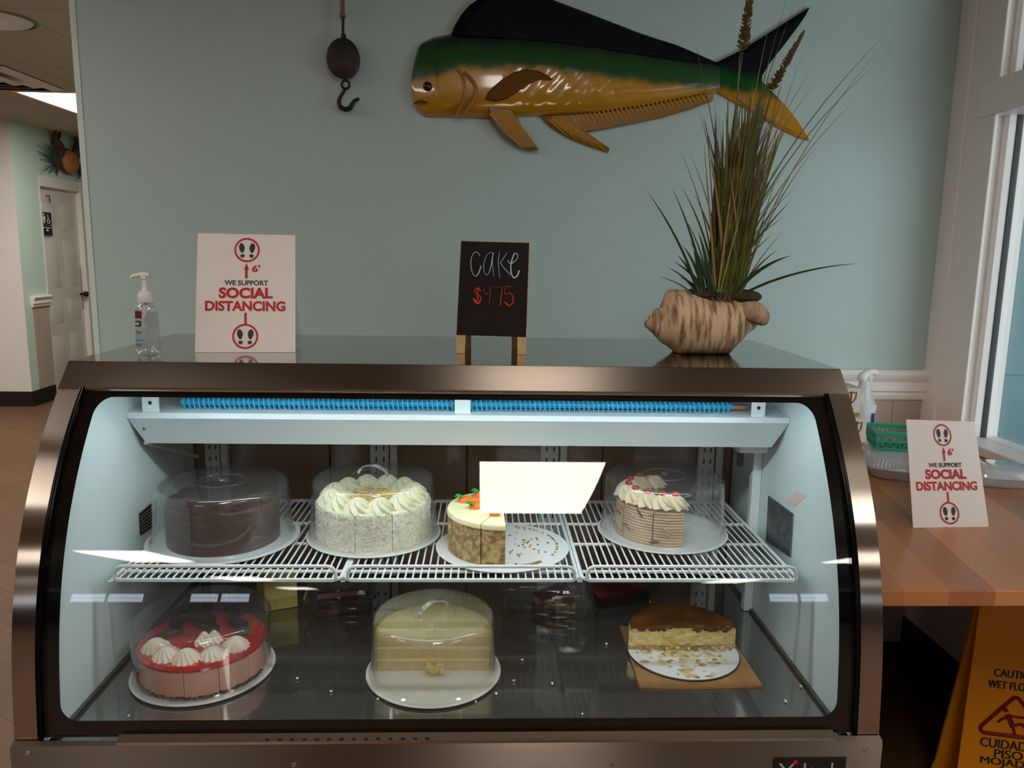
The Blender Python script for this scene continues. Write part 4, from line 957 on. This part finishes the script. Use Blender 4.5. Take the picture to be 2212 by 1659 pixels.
for k in range(200):
    u = random.random(); px = lerp(1535, 1690, u)+random.gauss(0, 14); py = lerp(250, 130, u)+abs(random.gauss(0, 1))*130+ (60 if px > 1690 else 0)
    bs = rb(1528, 1600); tp = tip(px, py, SY+random.uniform(-.10, .07)); d = tp.x-bs.x
    blade(tall, bs, tp, random.choice((.0016, .0024, .0036, .0046)), Vector((-d*.22+random.uniform(-.008, .008), 0, .01)), random.choice((0, 0, 4, 1, 2, 0, 2)))
for px, py in ((1470, 400), (1478, 470), (1690, 470), (1667, 507), (1680, 540), (1500, 420), (1655, 450), (1640, 380)):
    bs = rb(1530, 1590); tp = tip(px, py, SY-.05); d = tp.x-bs.x; blade(tall, bs, tp, .003, Vector((-d*.25, 0, .02)), random.choice((0, 4, 0)))
for px, py in ((1600, 90), (1625, 200), (1560, 320), (1573, 180)):   # broad olive blades
    bs = rb(1535, 1580); tp = tip(px, py, SY-.055); d = tp.x-bs.x; blade(tall, bs, tp, .0052, Vector((-d*.2, 0, .0)), random.choice((0, 4)))
for a_, c_ in (((1546, 600), (1520, 300)), ((1551, 612), (1590, 330)), ((1556, 610), (1610, 420))):
    blade(tall, at(a_[0], a_[1]+20, 'y', SY-.06), at(*c_, 'y', SY-.07), .0022, Vector((0, 0, 0)), 1)
tall.build('tall_grass', gm, t)
b = MB()
for px, py, bw in ((1397, 412, .003), (1452, 406, .0028), (1424, 598, .002), (1442, 577, .0035), (1455, 565, .004), (1463, 550, .004), (1475, 530, .005), (1490, 520, .005), (1498, 540, .006), (1508, 500, .006), (1480, 575, .005), (1470, 600, .004)):
    bs = at(random.uniform(1500, 1540), 640, 'y', SY-.03)+Vector((0, 0, -.015)); tp = tip(px, py, SY-.06+random.uniform(-.02, .04)); d = tp.x-bs.x; blade(b, bs, tp, bw, Vector((-d*.15, 0, .015)), 3)
for px, py, bw, bz in ((1852, 569, .0034, .030), (1709, 552, .0058, .03)):
    bs = at(1570, 645, 'y', SY-.02)+Vector((0, 0, -.01)); tp = tip(px, py, SY-.07); d = tp.x-bs.x; blade(b, bs, tp, bw, Vector((-d*.1, 0, bz)), 3, 14)
b.build('dark_leaves', gm, t)
for (x0, y0), (x1, y1), w in (((1604, 112), (1628, -60), .014), ((1668, 195), (1737, 72), .013), ((1585, 360), (1607, 270), .011)):
    b = MB(); a, c = at(x0, y0, 'y', SY-.045), at(x1, y1, 'y', SY-.06); bs = at(1555, 640, 'y', SY)
    b.tube(smoothpath([bs, bs.lerp(a, .5)+Vector((-.006, 0, 0)), a], 5), .0014, 6, 1)
    d = (c-a); nn = 240
    for k in range(nn):
        s = random.random()**.9; g = random.uniform(0, 2*PI); ww = w*(1-s)**.6; p = a+d*s; e = Vector((math.cos(g)*ww, math.sin(g)*ww, .008))
        b.tube([p, p+e*.6, p+e], [.0012, .0022, .0006], 4)
    b.build('seed_head', [mat('seed_brown', (.15, .105, .025), .8, col2=(.07, .045, .012), vscale=200), gm[2]], t)

# ------------------------------------------------------------------ on the wall: hanging scale, fish
WY = 2.65
t = thing('hanging_scale', 'black hanging scale with a round dial and hook on the wall', 'scale', tuple(at(742, 125, 'y', WY-.03)))
iron = mat('black_iron', (.012, .009, .009), .5, .3)
Y = WY-.03
b = MB(); c = at(741.5, 127, 'y', Y); r = .053
b2 = [(0, -.014), (r*.9, -.014), (r, -.009), (r, .010), (r*.9, .014), (0, .014)]
b.add([], [])
mb = MB(); mb.lathe(b2, (0, 0, 0), 48)
b.v, b.f, b.m, b.sm = [Vector((c.x+v.x*.98, c.y+v.z, c.z+v.y*1.16)) for v in mb.v], mb.f, mb.m, mb.sm
b.build('dial_case', mat('dark_brown_case', (.022, .012, .012), .45), t)
b = MB(); b.tube([at(741, 38, 'y', Y), at(741, 95, 'y', Y)], .0045, 10); b.tube([at(742, 74, 'y', Y), at(742, 92, 'y', Y)], .008, 10); b.build('rod', iron, t); b = MB(); b.tube([at(744.5, 160, 'y', Y), at(745.5, 176, 'y', Y)], .0028, 8); b.build('link', iron, t)
b = MB(); b.tube([at(739, -120, 'y', Y), at(740, 36, 'y', Y)], .012, 12, flat=.6); b.tube([at(740, 30, 'y', Y), at(740.3, 38, 'y', Y)], .0145, 12, flat=.7); b.build('hanger_strap', mat('reddish_wood', (.17, .065, .040), .5, col2=(.30, .18, .12), vscale=12, stretch=(8, 8, .6)), t)
b = MB(); rc_ = at(746.5, 183, 'y', Y); b.tube([rc_+Vector((.0125*math.cos(k*PI/10), 0, .0125*math.sin(k*PI/10))) for k in range(20)], .0042, 8, closed=True)
hk = [(747, 191), (741, 200), (735, 210), (732, 220), (735, 230), (742, 235), (750, 236), (757, 232), (761, 225), (766, 218), (776, 213)]
P = smoothpath([at(x, y, 'y', Y) for x, y in hk], 4); b.tube(P, [.0045+.0035*math.sin(min(1, i/30)*PI*.55)*(1 if i < 30 else max(.12, 1-(i-30)/11)) for i in range(len(P))], 10); b.build('hook', iron, t)

fish = thing('mounted_fish', 'carved wooden mahi-mahi fish, green over gold, mounted on the wall', 'wall decoration', tuple(at(1240, 170, 'y', WY-.001)))
FY = WY-.004
topl = [(889, 190), (890, 160), (893, 140), (897, 122), (903, 104), (909, 95), (935, 82), (976, 73), (1040, 72), (1100, 74), (1180, 80), (1300, 96), (1400, 112), (1480, 124), (1547, 136), (1552, 140)]
botl = [(889, 192), (894, 222), (898, 234), (905, 242), (919, 253), (976, 254), (1046, 256), (1109, 253), (1169, 252), (1220, 250), (1300, 245), (1400, 230), (1480, 214), (1540, 202), (1552, 199)]
g1 = [(885, 178), (930, 172), (990, 150), (1060, 150), (1150, 146), (1250, 160), (1330, 172), (1440, 185), (1560, 196), (1700, 215)]     # green to gold
g0 = [(885, 108), (930, 96), (1000, 97), (1150, 101), (1300, 115), (1400, 128), (1500, 143), (1560, 152), (1640, 170)]                # navy to green
def topix(v):
    d = v-EYE; z = d.dot(_f); return IW/2+FPX*d.dot(_r)/z, IH/2-FPX*d.dot(_u)/z
NAVY, GREEN, GOLD = Vector((.002, .003, .008)), Vector((.003, .075, .010)), Vector((.56, .25, .010))
def sstep(a, b_, x): t_ = max(0, min(1, (x-a)/(b_-a))); return t_*t_*(3-2*t_)
def fcol(v):
    px, py = topix(v); py += 2.5*math.sin(px*.07)+1.5*math.sin(px*.19)
    c = NAVY.lerp(GREEN, sstep(-14, 16, py-interp(g0, px))); c = c.lerp(GOLD, sstep(-13, 10, py-interp(g1, px))); return tuple(c)
def paint_mat(name, mulcol=None, bump=.5, bscale=26, stretch=(1, 1, 1), rough=.22, coat=.35):
    m = mat(name, (.4, .2, .03), rough, bump=bump, bscale=bscale, stretch=stretch, coat=coat); nt = m.node_tree; b_ = nt.nodes['Principled BSDF']
    a = nt.nodes.new('ShaderNodeAttribute'); a.attribute_name = 'paint'
    nz = nt.nodes.new('ShaderNodeTexNoise'); nz.inputs['Scale'].default_value = 14; nz.inputs['Detail'].default_value = 5
    mr = nt.nodes.new('ShaderNodeMapRange'); mr.inputs['To Min'].default_value = .72; mr.inputs['To Max'].default_value = 1.2; nt.links.new(nz.outputs['Fac'], mr.inputs['Value'])
    vm = nt.nodes.new('ShaderNodeVectorMath'); vm.operation = 'SCALE'; nt.links.new(a.outputs['Color'], vm.inputs[0]); nt.links.new(mr.outputs[0], vm.inputs['Scale'])
    nt.links.new(vm.outputs[0], b_.inputs['Base Color']); return m
b = MB(); XS = [889+ (1552-889)*((i/110)**1.25) for i in range(111)]
def fb(u, v):
    px = interp(list(zip([i/110 for i in range(111)], XS)), u); pt, pb = interp(topl, px), interp(botl, px); py = lerp(pt, pb, v)
    vq = v**1.35; dep = .048*(max(0, 1-abs(2*vq-1)**3.2)**.6)*(.35+.65*min(1, (px-885)/60))*(1-.55*max(0, (px-1250)/302))
    if 1090 < px < 1330 and .42 < v < .9: dep += .0012*math.sin(px*.16+v*9)*math.sin(v*23+px*.05)
    p = at(px, py, 'y', FY); return Vector((p.x, FY-dep-.001, p.z))
b.grid(fb, 110, 36); b.add([fb(i/110, 0)*1.0 for i in range(111)]+[Vector((fb(i/110, 0).x, WY-.001, fb(i/110, 0).z)) for i in range(111)], [(i, i+1, 112+i, 111+i) for i in range(110)])
b.add([fb(i/110, 1)*1.0 for i in range(111)]+[Vector((fb(i/110, 1).x, WY-.001, fb(i/110, 1).z)) for i in range(111)], [(i, i+1, 112+i, 111+i) for i in range(110)])
b.col = fcol; body = b.build('body', paint_mat('painted_body', bump=.22, bscale=20, stretch=(1, 1, 2.2), rough=.3, coat=.9), fish)
def fin(name, pts, m, parent, th=.018, y=FY, col=fcol, dome_=.0, ridges=0, rdir=None):
    """flat carved fin: pixel outline laid on the wall plane, bulging forward; ridges as grooves"""
    P = [at(px, py, 'y', y) for px, py in pts]; n_ = len(P); c = sum(P, Vector())/n_
    b = MB(); fr = [Vector((p.x, y-th*.55, p.z)) for p in P]; bk = [Vector((p.x, min(y+.002, WY-.0005), p.z)) for p in P]
    b.add(fr+bk, [(i, (i+1) % n_, n_+(i+1) % n_, n_+i) for i in range(n_)]); inn = [Vector((lerp(p.x, c.x, .12), y-th, lerp(p.z, c.z, .12))) for p in P]
    b.add(fr+inn, [(i, (i+1) % n_, n_+(i+1) % n_, n_+i) for i in range(n_)], 0, True); b.add(inn, [tuple(range(n_))]); b.add(bk, [tuple(range(n_))])
    b.col = col; return b.build(name, m, parent)
def rays(parent, segs, m, r=.0035, y=FY-.018):
    b = MB()
    for a, c in segs:
        p, q = at(*a, 'y', y), at(*c, 'y', y); b.tube([p, p.lerp(q, .5), q], [r, r, r*.35], 6)
    b.col = fcol; return b.build('fin_rays', m, parent)
dm = paint_mat('dorsal_paint', bump=.25, bscale=30, stretch=(3, 1, 1), rough=.5, coat=0)
dm.node_tree.nodes['Principled BSDF'].inputs['Specular IOR Level'].default_value = .12; gm_ = paint_mat('gold_fin_paint', bump=.4, bscale=40, rough=.4, coat=.1)
fin('dorsal_fin', [(974, 80), (980, 62), (998, 32), (1014, 14), (1033, 1), (1060, -14), (1095, -22), (1135, -18), (1188, 0), (1260, 27), (1346, 60), (1382, 74), (1465, 101), (1547, 137), (1500, 140), (1400, 128), (1300, 112), (1180, 96), (1080, 90)], dm, fish, .020, FY)
fin('tail_fin', [(1540, 138), (1549, 135), (1597, 111), (1660, 72), (1747, 17), (1728, 45), (1690, 95), (1655, 140), (1641, 165), (1640, 178), (1659, 198), (1696, 235), (1725, 272), (1746, 304), (1720, 296), (1680, 276), (1630, 247), (1580, 218), (1545, 199)], dm, fish, .018, FY)
rg_ = paint_mat('fin_ray_paint', bump=0, rough=.4, coat=.1)
rays(bpy.data.objects['tail_fin'], [((1585+6*i, 205+2*i), (1640+10*i, 246+5.2*i)) for i in range(9)], rg_, .0035)
fin('anal_fin', [(1169, 252), (1220, 249), (1300, 244), (1400, 229), (1480, 213), (1540, 200), (1539, 218), (1490, 237), (1424, 256), (1360, 269), (1300, 281), (1253, 288), (1313, 330), (1270, 316), (1229, 299), (1200, 282), (1180, 266)], gm_, fish, .016, FY, col=lambda v: tuple(x*.5 for x in fcol(v)))
rays(bpy.data.objects['anal_fin'], [((1235+9.6*i, 250-1.55*i), (1252+9.4*i, 283-2.15*i)) for i in range(31)]+[((1185+7*i, 258), (1225+22*i, 293+9*i)) for i in range(5)], rg_, .0032, FY-.016)
fin('pelvic_fin', [(1048, 226), (1075, 232), (1103, 236), (1118, 258), (1132, 284), (1150, 306), (1163, 324), (1145, 327), (1125, 322), (1100, 305), (1078, 285), (1062, 262)], gm_, fish, .028, FY-.012, col=lambda v: tuple(x*.4 for x in fcol(v)))
rays(bpy.data.objects['pelvic_fin'], [((1058+6.5*i, 244-1*i), (1128+5*i, 321-1.2*i)) for i in range(7)], rg_, .0034, FY-.040)
fin('pectoral_fin', [(1047, 216), (1053, 202), (1064, 190), (1085, 172), (1108, 158), (1137, 150), (1165, 155), (1183, 164), (1195, 174), (1168, 172), (1140, 185), (1115, 202), (1093, 215), (1070, 221)], paint_mat('pectoral_paint', bump=.8, bscale=30, stretch=(1, 1, 5), rough=.5, coat=0), fish, .016, FY-.040, col=lambda v: (.17, .062, .008))
bpy.data.objects['pectoral_fin'].data.materials[0].node_tree.nodes['Principled BSDF'].inputs['Specular IOR Level'].default_value = .15
b = MB(); p = at(923, 186, 'y', FY-.046); b.ball(p+Vector((0, .004, 0)), (.015, .012, .015), 16); b.build('eye', mat('eye_black', (.012, .006, .003), .15, coat=.5), fish)
b = MB(); gc = [(988, 150), (1000, 168), (1003, 190), (1003, 212), (992, 236), (984, 250)]; b.tube(smoothpath([at(x, y, 'y', FY-.048) for x, y in gc], 4), .0055, 8)
gc = [(1002, 156), (1018, 172), (1028, 190), (1024, 212), (1010, 236), (998, 250)]; b.tube(smoothpath([at(x, y, 'y', FY-.049) for x, y in gc], 4), .0065, 8); b.col = lambda v: (.34, .155, .018); b.build('gill_cover', rg_, fish)
b = MB(); b.tube(smoothpath([at(x, y, 'y', FY-d) for x, y, d in ((894, 224, .030), (908, 218, .042), (922, 222, .048))], 4), .0034, 6); b.build('mouth', mat('mouth_brown', (.05, .016, .006), .5), fish)

# ------------------------------------------------------------------ butcher-block counter and what stands on it
KZ = .905
t = thing('wood_counter', 'butcher-block wood counter to the right of the display case', 'counter', (1.14, 1.95, KZ-.033))
b = MB(); b.box(.712, 1.5695, 1.312, 2.60, KZ-.033, KZ-.0005); b.build('counter_top', M['butcher'], t, bevel=.003)
b = MB(); b.box(.712, 1.5575, 2.56, 2.60, KZ-.11, KZ-.034); b.build('support_rail', M['black_matte'], t)
b = MB(); b.box(.715, .76, 1.40, 2.55, .0005, KZ-.034); b.build('side_support', M['black_matte'], t)
B0, B1 = at(1972.5, 1140, 'z', KZ), at(2136, 1138, 'z', KZ)
sign_card('distancing_sign', 'white social distancing sign leaning on the wood counter', B0, B1, up_at(1957.5, 906, B0, .06), up_at(2105, 911, B1, .06), back=.045)
# carton stack
cw = mat('carton_white', (.76, .70, .62), .5); cgold = mat('carton_gold', (.42, .21, .03), .4); cgrey = mat('carton_top_grey', (.52, .56, .55), .5)
def carton(x, y, z, label, top=False):
    W_, D_, H_ = .115, .11, .082
    t = thing('glove_box', label, 'carton', (x, y, z), 'white cartons stacked beside the case')
    b = MB(); b.box(x-W_/2, x+W_/2, y-D_/2, y+D_/2, z+.0005, z+H_); b.build('carton', cw, t, bevel=.001)
    b = MB(); b.box(x-W_/2-.0003, x+W_/2+.0003, y-D_/2-.0005, y-D_/2, z+.002, z+.014); b.build('gold_stripe', cgold, t)
    b = MB(); yy = y-D_/2-.0006; cx = x+.030; cz = z+.056
    sh = [(-.014, .016), (-.007, .013), (0, .017), (.007, .013), (.014, .016), (.013, 0), (.008, -.010), (0, -.017), (-.008, -.010), (-.013, 0)]
    b.tube([(cx+a, yy, cz+c) for a, c in sh], .0016, 5, closed=True); b.tube([(cx, yy, cz+.016), (cx, yy, cz-.014)], .0022, 5); b.build('shield_emblem', mat('emblem_red', (.24, .035, .02), .5), t)
    b = MB(); b.box(x+.016, x+.026, yy, yy+.0005, z+.031, z+.033); b.box(x+.016, x+.042, yy, yy+.0005, z+.024, z+.026); b.build('print', mat('carton_print', (.18, .12, .10), .5), t)
    if top:
        b = MB(); b.box(x-W_/2, x+W_/2, y-D_/2, y+D_/2, z+H_+.0003, z+H_+.002); b.build('lid', cgrey, t)
bxp = at(1874, 990, 'y', 2.06)
carton(.9985, 2.115, KZ, 'white carton with shield emblem, lowest of the stack beside the case')
carton(1.0010, 2.115, KZ+.0827, 'white carton with shield emblem, middle of the stack beside the case')
carton(.983, 2.125, KZ+.1655, 'white carton with grey lid, topmost of the stack beside the case', True)
# spray bottle
sx_, sy_ = 1.196, 2.36
t = thing('spray_bottle', 'white spray bottle with a blue letter mark standing behind the green basket', 'bottle', (sx_, sy_, KZ))
wp = mat('white_plastic', (.74, .76, .80), .35); fp = mat('frosted_plastic', (.66, .68, .66), .3)
b = MB(); b.lathe([(0, .0005), (.036, .0005), (.038, .004), (.038, .125), (.041, .138), (.039, .150)], (sx_, sy_, KZ), 36, sy=.8); b.build('bottle_body', wp, t)
b = MB(); b.lathe([(.039, .150), (.030, .168), (.022, .188), (.018, .215), (.017, .225), (0, .225)], (sx_-.002, sy_, KZ), 36, sy=.85); b.build('bottle_neck', fp, t)
b = MB(); b.tube(smoothpath([(sx_-.012, sy_, KZ+.222), (sx_-.008, sy_, KZ+.238), (sx_+.004, sy_, KZ+.248), (sx_+.022, sy_, KZ+.252), (sx_+.030, sy_, KZ+.248)], 4), [.013, .015, .016, .016, .015, .014, .0135, .013, .0125, .012, .012, .0115, .011, .011, .0105, .010, .0095], 12)
b.tube([(sx_+.012, sy_-.004, KZ+.242), (sx_+.012, sy_-.008, KZ+.222), (sx_+.008, sy_-.008, KZ+.205)], [.007, .006, .004], 8); b.build('trigger_head', mat('white_sprayer', (.85, .85, .86), .3), t)
b = MB()
R_ = .0385
def bp_(a, z): return Vector((sx_+R_*math.cos(a), sy_+.8*R_*math.sin(a)-.0004, KZ+z))
put_text(b, '1', bp_(dr(300), .110), (math.cos(dr(30)), math.sin(dr(30)), 0), (0, 0, 1), (math.cos(dr(300)), math.sin(dr(300)), 0), .013, .030, .03, 0, .003)
b.tube([bp_(dr(290+6*k), .088-.003*math.sin(k*.8)) + Vector((0, -.002, 0)) for k in range(7)], .0028, 5); b.tube([bp_(dr(292+6*k), .076) + Vector((0, -.002, 0)) for k in range(6)], .002, 5); b.build('blue_print', mat('label_blue_ink', (.015, .02, .25), .4), t)
# clear trays and green basket
def tray(x, y, z, w, d, h, rot, label, cat='food tray', ridge=True, grp='clear plastic food trays on the counter'):
    t = thing('plastic_tray', label, cat, (x, y, z), grp); R = Matrix.Rotation(rot, 3, 'Z'); o = Vector((x, y, z))
    def ring(sx, sz, zz, n=40):
        out = []
        for k in range(n):
            a = 2*PI*k/n; ca, sa = math.cos(a), math.sin(a); e = .42
            out.append(o+R @ Vector((sx*w/2*abs(ca)**e*(1 if ca > 0 else -1), sz*d/2*abs(sa)**e*(1 if sa > 0 else -1), zz)))
        return out
    def shell(rs, nm):
        b = MB(); n = 40
        for i in range(len(rs)-1): b.add(rs[i]+rs[i+1], [(k, (k+1) % n, n+(k+1) % n, n+k) for k in range(n)], 0, True)
        return b, nm
    b, nm = shell([ring(.80, .80, .001), ring(.86, .86, .006), ring(.98, .98, h*.52), ring(1.03, 1.03, h*.54), ring(1.03, 1.03, h*.57)], 'base'); b.add(ring(.80, .80, .001), [tuple(range(40))]); ob = b.build('tray_base', M['clear_tray'], t); m_ = ob.modifiers.new('s', 'SOLIDIFY'); m_.thickness = .0012
    b, nm = shell([ring(1.03, 1.03, h*.575), ring(.98, .98, h*.60), ring(.90, .90, h*.94), ring(.84, .84, h)], 'lid'); b.add(ring(.84, .84, h), [tuple(range(40))]); ob = b.build('tray_lid', M['clear_tray'], t); m_ = ob.modifiers.new('s', 'SOLIDIFY'); m_.thickness = .0012
    if ridge:
        b = MB()
        for k in range(19):
            u = -.78+k*.0867; p = [o+R @ Vector((u*w/2, -d/2*.975, h*.62)), o+R @ Vector((u*w/2*.93, -d/2*.86, h*.97))]; b.tube(p, .0022, 5)
        b.build('lid_ridges', M['clear_tray'], t)
    return t
tray(1.200, 2.105, KZ, .22, .27, .062, -.42, 'large clear clamshell tray behind the leaning sign, under the green basket')
tray(1.405, 2.005, KZ, .15, .14, .050, -.25, 'smaller clear tray at right of the leaning sign on the counter', ridge=False)
gx, gy, gz0 = 1.185, 2.15, KZ+.0635
t = thing('green_basket', 'small green plastic lattice basket sitting on the clear clamshell tray', 'basket', (gx, gy, gz0))
gp = mat('green_plastic', (.04, .36, .24), .35)
Rb = Matrix.Rotation(-.22, 3, 'Z')
def bpnt(sx, sy, z, s): return Vector((gx, gy, gz0+z))+Rb @ Vector((sx*.062*s, sy*.060*s, 0))
b = MB(); cr4 = ((-1, -1), (1, -1), (1, 1), (-1, 1)); hB = .052
for z, s, r in ((.003, .86, .003), (hB*.5, .93, .0028), (hB, 1, .0045), (hB*.88, .985, .003)): b.tube([bpnt(*c, z, s) for c in cr4], r, 6, closed=True)
for i in range(4):
    a, c = cr4[i], cr4[(i+1) % 4]
    for k in range(6):
        for d_ in (-1, 1):
            u0 = k/5; u1 = max(0, min(1, u0+d_/5)); p = bpnt(*a, .003, .86).lerp(bpnt(*c, .003, .86), u0); q = bpnt(*a, hB, 1).lerp(bpnt(*c, hB, 1), u1); b.tube([p, q], .0019, 5)
b.build('lattice_side', gp, t)
b = MB()
for k in range(7):
    b.tube([bpnt(-1, -1, .003, .86).lerp(bpnt(1, -1, .003, .86), k/6), bpnt(-1, 1, .003, .86).lerp(bpnt(1, 1, .003, .86), k/6)], .0024, 5); b.tube([bpnt(-1, -1, .003, .86).lerp(bpnt(-1, 1, .003, .86), k/6), bpnt(1, -1, .003, .86).lerp(bpnt(1, 1, .003, .86), k/6)], .0024, 5)
b.build('lattice_floor', gp, t)
# white tablet-like frame at the right edge
t = thing('white_frame', 'white plastic frame lying at the right edge of the counter under the window', 'frame', (1.435, 1.765, KZ))
b = MB(); o = Vector((1.435, 1.765, KZ)); R = Matrix.Rotation(-.62, 3, 'Z')
for x0, x1, y0, y1 in ((-.07, .07, -.10, -.08), (-.07, .07, .08, .10), (-.07, -.05, -.08, .08), (.05, .07, -.08, .08)):
    q = [o+R @ Vector((x, y, .001)) for x, y in ((x0, y0), (x1, y0), (x1, y1), (x0, y1))]; b.hexa(q, [p+Vector((0, 0, .028)) for p in q])
b.build('border', mat('white_gloss', (.80, .82, .84), .3), t)
b = MB(); q = [o+R @ Vector((x, y, .0015)) for x, y in ((-.05, -.08), (.05, -.08), (.05, .08), (-.05, .08))]; b.hexa(q, [p+Vector((0, 0, .018)) for p in q]); b.build('panel', mat('grey_gloss', (.35, .38, .40), .25), t)

# ------------------------------------------------------------------ wet floor sign
WYs = 1.78
t = thing('wet_floor_sign', 'orange-yellow wet floor sign standing under the counter at bottom right', 'sign', (1.31, 1.80, 0))
th = dr(14); h_ = Vector((math.cos(th), -math.sin(th), 0)); up = Vector((math.sin(th)*.12, math.cos(th)*.12, .992)).normalized(); nn = h_.cross(up).normalized(); nn = nn if nn.y < 0 else -nn
oc = at(2190, 1560, 'y', WYs)
def wp_(px, py): return at_plane(px, py, oc, nn)
zc = oc.z
def pnl(a, zz_, e=0): return oc+h_*a+up*((zz_-zc)/up.z)+nn*e
yel = mat('sign_yellow', (.95, .35, .012), .4)
def panel_poly(e):
    return [pnl(-.150, .006, e), pnl(-.085, .006, e), pnl(-.07, .05, e), pnl(.07, .05, e), pnl(.085, .006, e), pnl(.150, .006, e), pnl(.147, .09, e), pnl(.128, .12, e), pnl(.098, .64, e), pnl(.085, .66, e), pnl(-.085, .66, e), pnl(-.098, .64, e), pnl(-.128, .12, e), pnl(-.147, .09, e)]
b = MB(); b.prism(panel_poly(0), -nn*.006); fpn = b.build('front_panel', yel, t, bevel=.0015)
b = MB(); ob_ = Vector((0, .001, 0)); up2 = Vector((-math.sin(th)*.14, -math.cos(th)*.14, .99)).normalized()
tp = pnl(0, .655, -.007); q = [tp+h_*a+up2*(-(tp.z-z)/up2.z)*1.0 for a, z in ((-.150, .006), (-.085, .006), (-.07, .05), (.07, .05), (.085, .006), (.15, .006), (.128, .12), (.098, .64), (-.098, .64), (-.128, .12))]
b.prism(q, -nn*-.0001+Vector((0, .006, 0))); b.build('rear_panel', yel, t)
blk = MB(); redm = MB()
def wt(mb, body, cx_, cy_, wpx, hpx, bold=.0):
    c = wp_(cx_, cy_); s = (c-EYE).dot(_f)/FPX; [put_text(mb, body, c+h_*(o_*s), h_, up, nn, wpx*s*1.02, hpx*s*1.02, bold, 0, .0012+.0001*o_) for o_ in (-.9, 0, .9)]
wt(blk, 'CAUTION', 2194, 1457, 82, 17); wt(blk, 'WET FLOOR', 2188, 1482, 96, 17)
blk.build('english_lettering', M['black_ink'], fpn); blk = MB(); wt(blk, 'CUIDADO', 2178, 1609, 108, 20); wt(blk, 'PISO', 2178, 1630, 54, 18); wt(blk, 'MOJADO', 2177, 1650, 106, 20)
blk.build('spanish_lettering', M['black_ink'], fpn)
# triangle with slipping figure
ct_ = wp_(2190, 1560); s_ = (ct_-EYE).dot(_f)/FPX
def tri(x, y): return ct_+h_*(x*s_)+up*(y*s_)+nn*.0016
pts = []
for ax, ay in ((0, 46), (-56, -21), (56, -21)):
    a0 = {0: 30, -56: 150, 56: 270}[ax]
    for k in range(6): A = dr(a0+k*24); pts.append(tri(ax+9*math.cos(A), ay+9*math.sin(A)))
redm.tube(pts, 4.2*s_, 6, closed=True, flat=1); redm.build('red_triangle', mat('sign_red_rim', (.26, .008, .010), .45), fpn); redm = MB(); redm.ball(wp_(2158, 1672), 6*s_, 8); redm.build('red_mark', mat('sign_red_mark', (.26, .008, .010), .45), fpn); redm = MB()
for seg, w in ((((-14, 16), (-6, 0), (-2, -10)), 5.5), (((-12, 14), (10, 12), (24, 14)), 2.8), (((-12, 12), (-24, 4), (-32, -4)), 2.8), (((-2, -8), (14, -2), (26, -12), (34, -10)), 3.4), (((-2, -10), (2, -22), (0, -30)), 3.2)):
    redm.tube(smoothpath([tri(*p) for p in seg], 4), w*s_, 6)
redm.ball(tri(-18, 25), 5*s_, 10)
redm.build('slipping_figure', mat('sign_red', (.26, .008, .010), .45), fpn)
